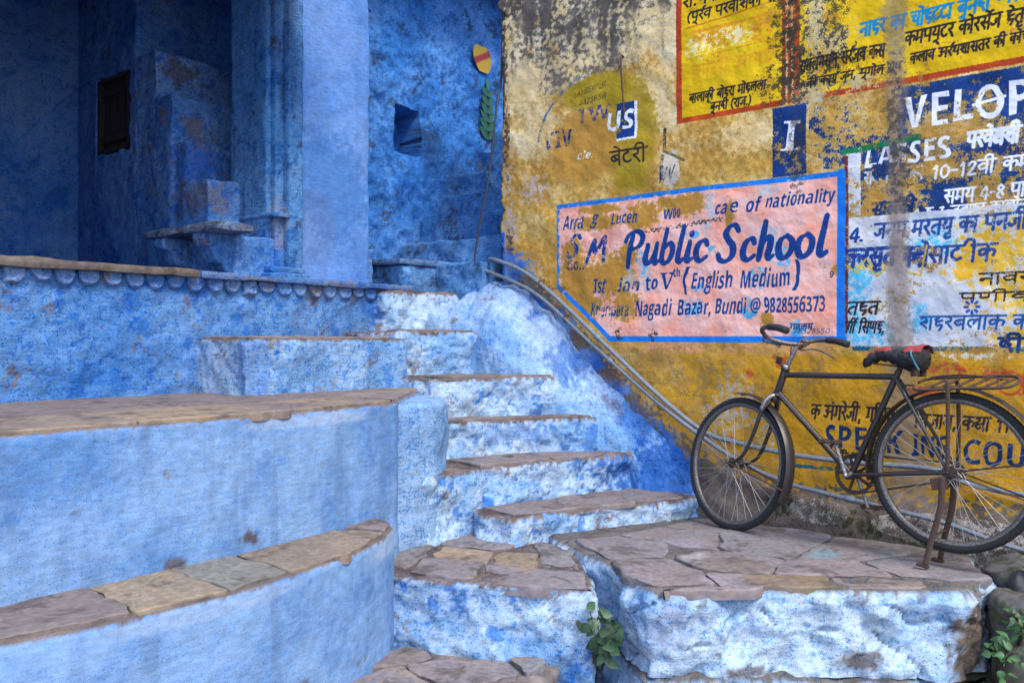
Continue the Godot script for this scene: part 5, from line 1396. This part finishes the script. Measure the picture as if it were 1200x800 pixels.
func bicycle() -> void:
	var d := Vector3(.1104, 0, -.9939)
	var side := Vector3(.9939, 0, .1104)
	var lean := deg_to_rad(3.0)
	var upv := Vector3.UP * cos(lean) + side * sin(lean)
	var right := d.cross(upv)
	var t := thing("bicycle", Vector3.ZERO, "old black roadster bicycle leaning against the painted wall", "bicycle")
	t.transform = Transform3D(Basis(d, upv, right), Vector3(4.10, 1.03, -.80))
	var V := func(x: float, y: float, z := 0.0) -> Vector3: return Vector3(x, y, z)
	var ax := (Vector3(.790, .425, 0) - Vector3(.850, .27, 0)).normalized()
	var piv := Vector3(.847, .284, 0)
	var st := Basis(ax, deg_to_rad(-17))
	var sx := Transform3D(st, piv - st * piv)
	var bb := Vector3(.446, -.061, 0)
	var sc := Vector3(.247, .414, 0)
	var b := Buf.new()
	# frame
	tube(b, PackedVector3Array([V.call(.793, .43), V.call(.836, .295)]), .0185, -1, 14)
	tube(b, PackedVector3Array([V.call(.797, .402), V.call(.24, .408)]), .0145, -1, 14)
	tube(b, PackedVector3Array([V.call(.832, .315), bb]), .0155, -1, 14)
	tube(b, PackedVector3Array([V.call(.238, .432), bb]), .0150, -1, 14)
	tube(b, PackedVector3Array([bb + Vector3(0, 0, -.036), bb + Vector3(0, 0, .036)]), .022, -1, 16)
	for s in [-1.0, 1.0]:
		tube(b, smooth([V.call(.243, .40, s * .016), V.call(.12, .2, s * .045), V.call(0, .004, s * .062)]), .0085, .0075, 10)
		tube(b, smooth([bb + Vector3(0, 0, s * .022), V.call(.25, -.035, s * .045), V.call(0, 0, s * .062)]), .0105, .0085, 10)
		box(b, Transform3D(Basis(), V.call(0, 0, s * .064)), Vector3(.045, .035, .005), .001)
	for q in [[V.call(.790, .44), V.call(.795, .425)], [V.call(.832, .308), V.call(.838, .292)]]: tube(b, PackedVector3Array([q[0], q[1]]), .023, -1, 14)
	put(b, "frame", M.black, t)
	# fork
	b = Buf.new()
	tube(b, PackedVector3Array([V.call(.838, .295), V.call(.850, .262)]), .020, -1, 12)
	for s in [-1.0, 1.0]:
		tube(b, smooth([V.call(.852, .262, s * .022), V.call(.876, .215, s * .048), V.call(.915, .10, s * .052), V.call(.965, -.01, s * .054), V.call(1.02, -.055, s * .055), V.call(1.075, -.072, s * .056)]), .0125, .007, 10)
	var fk := put(b, "fork", M.black, t)
	fk.transform = sx
	b = Buf.new()
	for s in [-1.0, 1.0]: tube(b, smooth([V.call(.835, .285, 0), V.call(.842, .292, s * .02), V.call(.862, .262, s * .046), V.call(.88, .215, s * .05)]), .012, .013, 10)
	put(b, "fork_crown", M.chrome, fk)
	var fh := Vector3(1.07, -.07, 0)
	wheel(t, "front_wheel", fh, sx, 1)
	wheel(t, "rear_wheel", Vector3.ZERO, Transform3D(), 2)
	var mg := guard(t, fh, sx, deg_to_rad(84), deg_to_rad(206))
	b = Buf.new()
	for s in [-1.0, 1.0]: tube(b, PackedVector3Array([fh + Vector3(0, 0, s * .062), fh + Vector3(.370 * cos(deg_to_rad(196)), .370 * sin(deg_to_rad(196)), s * .03)]), .0042, -1, 6)
	put(b, "stay", M.rust, mg)
	var rg := guard(t, Vector3.ZERO, Transform3D(), deg_to_rad(-12), deg_to_rad(212))
	b = Buf.new()
	for s in [-1.0, 1.0]:
		for an in [168.0, 196.0]:
			tube(b, PackedVector3Array([Vector3(0, 0, s * .066), Vector3(-.372 * cos(deg_to_rad(180 - an)), .372 * sin(deg_to_rad(180 - an)) , s * .03)]), .0035, -1, 6)
	put(b, "stay", M.black, rg)
	# handlebar turned with the fork
	b = Buf.new()
	var c := Vector3(.728, .555, 0)
	tube(b, PackedVector3Array([V.call(.793, .42), c]), .0115, -1, 12)
	tube(b, PackedVector3Array([V.call(.796, .432), V.call(.786, .452)]), .019, -1, 12)
	var stem := put(b, "stem", M.chrome, t)
	stem.transform = sx
	b = Buf.new()
	for s in [-1.0, 1.0]:
		tube(b, smooth([c, c + Vector3(.035, .0, s * .06), c + Vector3(.075, .015, s * .125), c + Vector3(.075, .045, s * .175), c + Vector3(.03, .055, s * .20), c + Vector3(-.04, .05, s * .21)]), .0115, -1, 12)
	var hb := put(b, "handlebar", M.tarnish, t)
	hb.transform = sx
	for s in [-1.0, 1.0]:
		b = Buf.new()
		tube(b, smooth([c + Vector3(.0, .055, s * .208), c + Vector3(-.06, .048, s * .212), c + Vector3(-.125, .03, s * .216)]), .0165, .0175, 12)
		put(b, "grip", M.grip, hb)
		b = Buf.new()
		tube(b, smooth([c + Vector3(.05, -.012, s * .06), c + Vector3(.085, -.005, s * .14), c + Vector3(.06, .005, s * .175), c + Vector3(.0, -.01, s * .19), c + Vector3(-.07, -.045, s * .20)]), .0045, -1, 8)
		put(b, "brake_lever", M.tarnish, hb)
	b = Buf.new()
	for i in 6:
		var a := i / 6.0 * PI / 2
		var a2 := (i + 1) / 6.0 * PI / 2
		tube(b, PackedVector3Array([c + Vector3(-.005, .018 + sin(a) * .022, .05), c + Vector3(-.005, .018 + sin(a2) * .022, .05)]), .030 * cos(a) + .001, .030 * cos(a2) + .001, 18)
	tube(b, PackedVector3Array([c + Vector3(.01, 0, .05), c + Vector3(-.005, .02, .05)]), .008, -1, 8)
	put(b, "bell", M.chrome, hb)
	b = Buf.new()
	box(b, Transform3D(Basis(Vector3(0, 0, 1), .2), V.call(.83, .475, -.01)), Vector3(.02, .035, .03), .004)
	tube(b, PackedVector3Array([V.call(.83, .46, -.01), V.call(.80, .43, 0)]), .004, -1, 6)
	put(b, "lamp_bracket", M.rust, stem)
	# brake rods
	b = Buf.new()
	tube(b, smooth([c + Vector3(.05, -.01, .03), V.call(.80, .40, .03), V.call(.87, .27, .03)]), .003, -1, 6)
	tube(b, PackedVector3Array([V.call(.815, .30, -.022), V.call(.47, -.02, -.03)]), .003, -1, 6)
	tube(b, PackedVector3Array([V.call(.47, -.03, -.03), V.call(.33, -.1, -.02)]), .003, -1, 6)
	put(b, "brake_rod", M.rust, t)
	# cranks, pedals, chain wheel and chain
	b = Buf.new()
	ring(b, bb + Vector3(0, 0, .045), .088, [Vector2(.006, -.002), Vector2(-.010, -.002), Vector2(-.010, .002), Vector2(.006, .002)], Color.WHITE, 0, TAU, 46)
	for k in 5:
		var a := TAU * k / 5
		box(b, Transform3D(Basis(Vector3(0, 0, 1), a), bb + Vector3(cos(a) * .045, sin(a) * .045, .045)), Vector3(.075, .014, .004), .001)
	put(b, "chain_wheel", M.rust, t)
	b = Buf.new()
	var ch := PackedVector3Array()
	for k in 13: ch.append(bb + Vector3(cos(PI / 2 - PI * k / 12) * .094, sin(PI / 2 - PI * k / 12) * .094, .045))
	for k in 9: ch.append(Vector3(cos(-PI / 2 - PI * k / 8) * .036, sin(-PI / 2 - PI * k / 8) * .036, .045))
	ch.append(ch[0])
	var chain := PackedVector3Array()
	for i in ch.size() - 1:
		var nn := maxi(1, int(ch[i].distance_to(ch[i + 1]) / .03))
		for j in nn: chain.append(ch[i].lerp(ch[i + 1], j / float(nn)))
	chain.append(ch[0])
	tube(b, chain, .0050, -1, 6)
	put(b, "chain", M.rust, t)
	for s in [-1.0, 1.0]:
		b = Buf.new()
		var cd: Vector3 = Vector3(.055, .155, 0) * (1.0 if s < 0 else -1.0)
		tube(b, PackedVector3Array([bb + Vector3(0, 0, s * .062), bb + cd + Vector3(0, 0, s * .07)]), .0105, .0085, 10, Color.WHITE, .7)
		tube(b, PackedVector3Array([bb + Vector3(0, 0, s * .02), bb + Vector3(0, 0, s * .075)]), .012, -1, 10)
		var cr := put(b, "crank", M.chrome, t)
		b = Buf.new()
		var pc: Vector3 = bb + cd + Vector3(0, 0, s * .115)
		tube(b, PackedVector3Array([pc - Vector3(0, 0, s * .045), pc + Vector3(0, 0, s * .045)]), .007, -1, 8)
		for q in [-.030, .030]: box(b, Transform3D(Basis(), pc + Vector3(q, 0, 0)), Vector3(.018, .020, .080), .003)
		for q in [-.042, .042]: box(b, Transform3D(Basis(), pc + Vector3(0, 0, q)), Vector3(.075, .010, .004), .001)
		put(b, "pedal", M.rust, cr)
	# saddle with a dark cover and a red cloth
	b = Buf.new()
	tube(b, PackedVector3Array([sc + Vector3(-.008, .01, 0), V.call(.222, .475)]), .0125, -1, 12)
	put(b, "seat_post", M.rust, t)
	b = Buf.new()
	var P := PackedVector3Array(); var H := PackedVector3Array(); var K := PackedColorArray()
	for i in 33:
		var q := i / 32.0
		var x := lerpf(.105, .40, q)
		var hw := lerpf(.100, .030, smoothstep(.15, .85, q)) * sqrt(clampf(minf(q * 9, (1 - q) * 12), 0.02, 1))
		var hh := lerpf(.052, .024, smoothstep(0.0, .7, q)) * sqrt(clampf(minf(q * 12, (1 - q) * 14), .03, 1))
		var cy := .486 + .016 * smoothstep(.1, .6, q) + .006 * cos(q * 9.0) - .030 * smoothstep(.75, 1.0, q)
		for k in 25:
			var a := TAU * k / 24
			var s := Vector3(0, signf(sin(a)) * pow(absf(sin(a)), .8), signf(cos(a)) * pow(absf(cos(a)), .8))
			var p := Vector3(x, cy + s.y * hh, s.z * hw)
			p += s * (NF.get_noise_3dv(p * 30.0) * .009 + NA.get_noise_3dv(p * 13.0) * .014)
			P.append(p); H.append(s); K.append(Color.WHITE)
	b.grid(33, 25, P, H, K)
	var sd := put(b, "saddle", M.cloth, t)
	b = Buf.new()
	P = PackedVector3Array(); H = PackedVector3Array(); K = PackedColorArray()
	for i in 26:
		var q := i / 25.0
		var x := lerpf(.112, .375, q)
		var hw := lerpf(.094, .030, smoothstep(.15, .85, q))
		var cy := .488 + .014 * smoothstep(.1, .6, q) - .026 * smoothstep(.75, 1.0, q)
		for k in 13:
			var a := PI * (.16 + .68 * k / 12)
			var s := Vector3(0, sin(a), cos(a))
			var p := Vector3(x, cy + s.y * lerpf(.068, .042, smoothstep(0.0, .7, q)), s.z * hw * 1.02)
			p += s * (NF.get_noise_3dv(p * 26.0) * .006 - (.026 if i > 8 and i < 16 else 0.0))
			P.append(p); H.append(s); K.append(Color.WHITE)
	b.grid(26, 13, P, H, K)
	put(b, "seat_cover", M.redcloth, sd)
	b = Buf.new()
	tube(b, smooth([V.call(.16, .53, -.06), V.call(.15, .51, -.098), V.call(.135, .47, -.09), V.call(.12, .44, -.08)]), .004, -1, 6)
	put(b, "cord", M.string, sd)
	for z in [-.045, .045]:
		b = Buf.new()
		var co := PackedVector3Array()
		for i in 41: co.append(Vector3(.150 + cos(i * .9) * .017, .415 + i * .0013, z + sin(i * .9) * .017))
		tube(b, co, .0038, -1, 6)
		put(b, "saddle_spring", M.rust, sd)
	b = Buf.new()
	for z in [-.02, .02]: tube(b, smooth([V.call(.15, .42, z * 2), V.call(.22, .452, z), V.call(.36, .468, z)]), .004, -1, 6)
	put(b, "saddle_rail", M.rust, sd)
	# rear carrier
	b = Buf.new()
	var cz := .062
	var T := func(x: float, y: float, z: float) -> Vector3: return Vector3(x, y + z * .42, z)
	tube(b, smooth([T.call(.16, .372, -.03), T.call(.12, .378, -cz), T.call(-.05, .392, -cz), T.call(-.20, .400, -cz), T.call(-.245, .402, -.03), T.call(-.245, .402, .03), T.call(-.20, .400, cz), T.call(-.05, .392, cz), T.call(.12, .378, cz), T.call(.16, .372, .03)], 8), .0065, -1, 8)
	for q in [.08, .03, -.03, -.09, -.15, -.20]: tube(b, PackedVector3Array([T.call(q + .03, .382 - q * .06, -cz), T.call(q - .03, .382 - q * .06, cz)]), .0055, -1, 6, Color.WHITE, 1.6)
	tube(b, PackedVector3Array([V.call(.16, .372, -.02), V.call(.235, .37, -.018)]), .005, -1, 6)
	var car := put(b, "carrier", M.rust, t)
	for s in [-1.0, 1.0]:
		b = Buf.new()
		tube(b, smooth([V.call(.01, .395, s * cz), V.call(.005, .36, s * .068), V.call(.0, .2, s * .07), V.call(.0, .01, s * .07)]), .010, -1, 6, Color.WHITE, .35)
		put(b, "carrier_strut", M.rust, car)
	b = Buf.new()
	tube(b, smooth([V.call(.09, .41, -.03), V.call(-.04, .425, -.034), V.call(-.19, .412, -.03), V.call(-.19, .412, .03), V.call(-.04, .425, .034), V.call(.09, .41, .03)]), .0035, -1, 6)
	put(b, "spring_clip", M.rust, car)
	# stand
	b = Buf.new()
	for s in [-1.0, 1.0]:
		tube(b, smooth([V.call(.02, -.02, s * .072), V.call(.022, -.15, s * .078), V.call(.055, -.30, s * .085), V.call(.075, -.405, s * .095)]), .014, .012, 8, Color.WHITE, .45)
		box(b, Transform3D(Basis(Vector3(0, 0, 1), .15), V.call(.085, -.409, s * .095)), Vector3(.05, .012, .024), .003)
		box(b, Transform3D(Basis(Vector3(0, 0, 1), -.2), V.call(.03, -.05, s * .072)), Vector3(.07, .05, .006), .002)
	tube(b, PackedVector3Array([V.call(.048, -.27, -.083), V.call(.048, -.27, .083)]), .006, -1, 8)
	put(b, "stand", M.rust, t)

# ---------------------------------------------------------------- plants
func plant(called: String, at: Vector3, label: String, group: String, n: int, spread: Vector3, size: float, sd: int, toward: Vector3, tint: Color) -> void:
	var t := thing(called, at, label, "plant", group)
	var r := RandomNumberGenerator.new()
	r.seed = sd
	var stems := []
	var b := Buf.new()
	for i in 5:
		var e := Vector3(r.randf_range(-1, 1) * spread.x, spread.y * r.randf_range(.5, 1.0), r.randf_range(-1, 1) * spread.z) + toward * r.randf_range(.02, .08)
		var pts := smooth([Vector3.ZERO, e * .5 + Vector3(0, .02, 0) + toward * .02, e])
		tube(b, pts, .0035, .0018, 5)
		stems.append(pts)
	put(b, "stem", M.wood, t)
	for i in n:
		var s: PackedVector3Array = stems[i % 5]
		var p: Vector3 = s[r.randi_range(3, s.size() - 1)] + Vector3(r.randfn(0, 1) * .02, r.randfn(0, 1) * .02, r.randfn(0, 1) * .02)
		var nrm := (toward + Vector3(r.randf_range(-.7, .7), r.randf_range(-.1, .9), r.randf_range(-.7, .7))).normalized()
		var dir := Vector3(r.randf_range(-1, 1), r.randf_range(-1.0, .3), r.randf_range(-1, 1))
		dir = (dir - nrm * dir.dot(nrm)).normalized()
		b = Buf.new()
		leaf_shape(b, p, dir, nrm, size * r.randf_range(.6, 1.2), size * r.randf_range(.5, .8), tint * r.randf_range(.6, 1.35), .2)
		put(b, "leaf", M.leaf, t)

func plants() -> void:
	plant("creeper", Vector3(2.96, .24, -1.885), "dark green creeper growing in the cleft beside the landing", "plants among the stones", 74, Vector3(.05, .27, .06), .058, 3, Vector3(-.75, .1, .5).normalized(), Color(.024, .060, .026))
	plant("creeper", Vector3(2.99, .05, -1.42), "low leaves sprouting under the platform front at the bottom edge", "plants among the stones", 10, Vector3(.05, .14, .06), .06, 5, Vector3(-.7, .4, .5).normalized(), Color(.06, .09, .04))
	plant("weed", Vector3(3.78, .29, -.585), "single bright green weed with jagged leaves at lower right", "plants among the stones", 26, Vector3(.045, .13, .05), .042, 8, Vector3(-.7, .5, .4).normalized(), Color(.035, .10, .03))
	plant("weed", Vector3(3.87, .38, -.52), "leafy green weed growing from stones at the right picture edge", "plants among the stones", 46, Vector3(.06, .13, .06), .034, 13, Vector3(-.7, .5, .4).normalized(), Color(.026, .075, .022))

func _ready() -> void:
	environment()
	rng.seed = 4
	NA.seed = 11; NA.noise_type = FastNoiseLite.TYPE_SIMPLEX; NA.frequency = 1.0; NA.fractal_octaves = 3
	NF.seed = 12; NF.noise_type = FastNoiseLite.TYPE_SIMPLEX; NF.frequency = 1.0; NF.fractal_octaves = 2
	var t0 := Time.get_ticks_msec()
	materials()
	print("materials ", Time.get_ticks_msec() - t0)
	ground()
	wall()
	print("wall ", Time.get_ticks_msec() - t0)
	porch()
	print("porch ", Time.get_ticks_msec() - t0)
	terraces()
	stairs()
	platform()
	print("stairs ", Time.get_ticks_msec() - t0)
	pipes()
	bicycle()
	plants()
	print("all ", Time.get_ticks_msec() - t0)
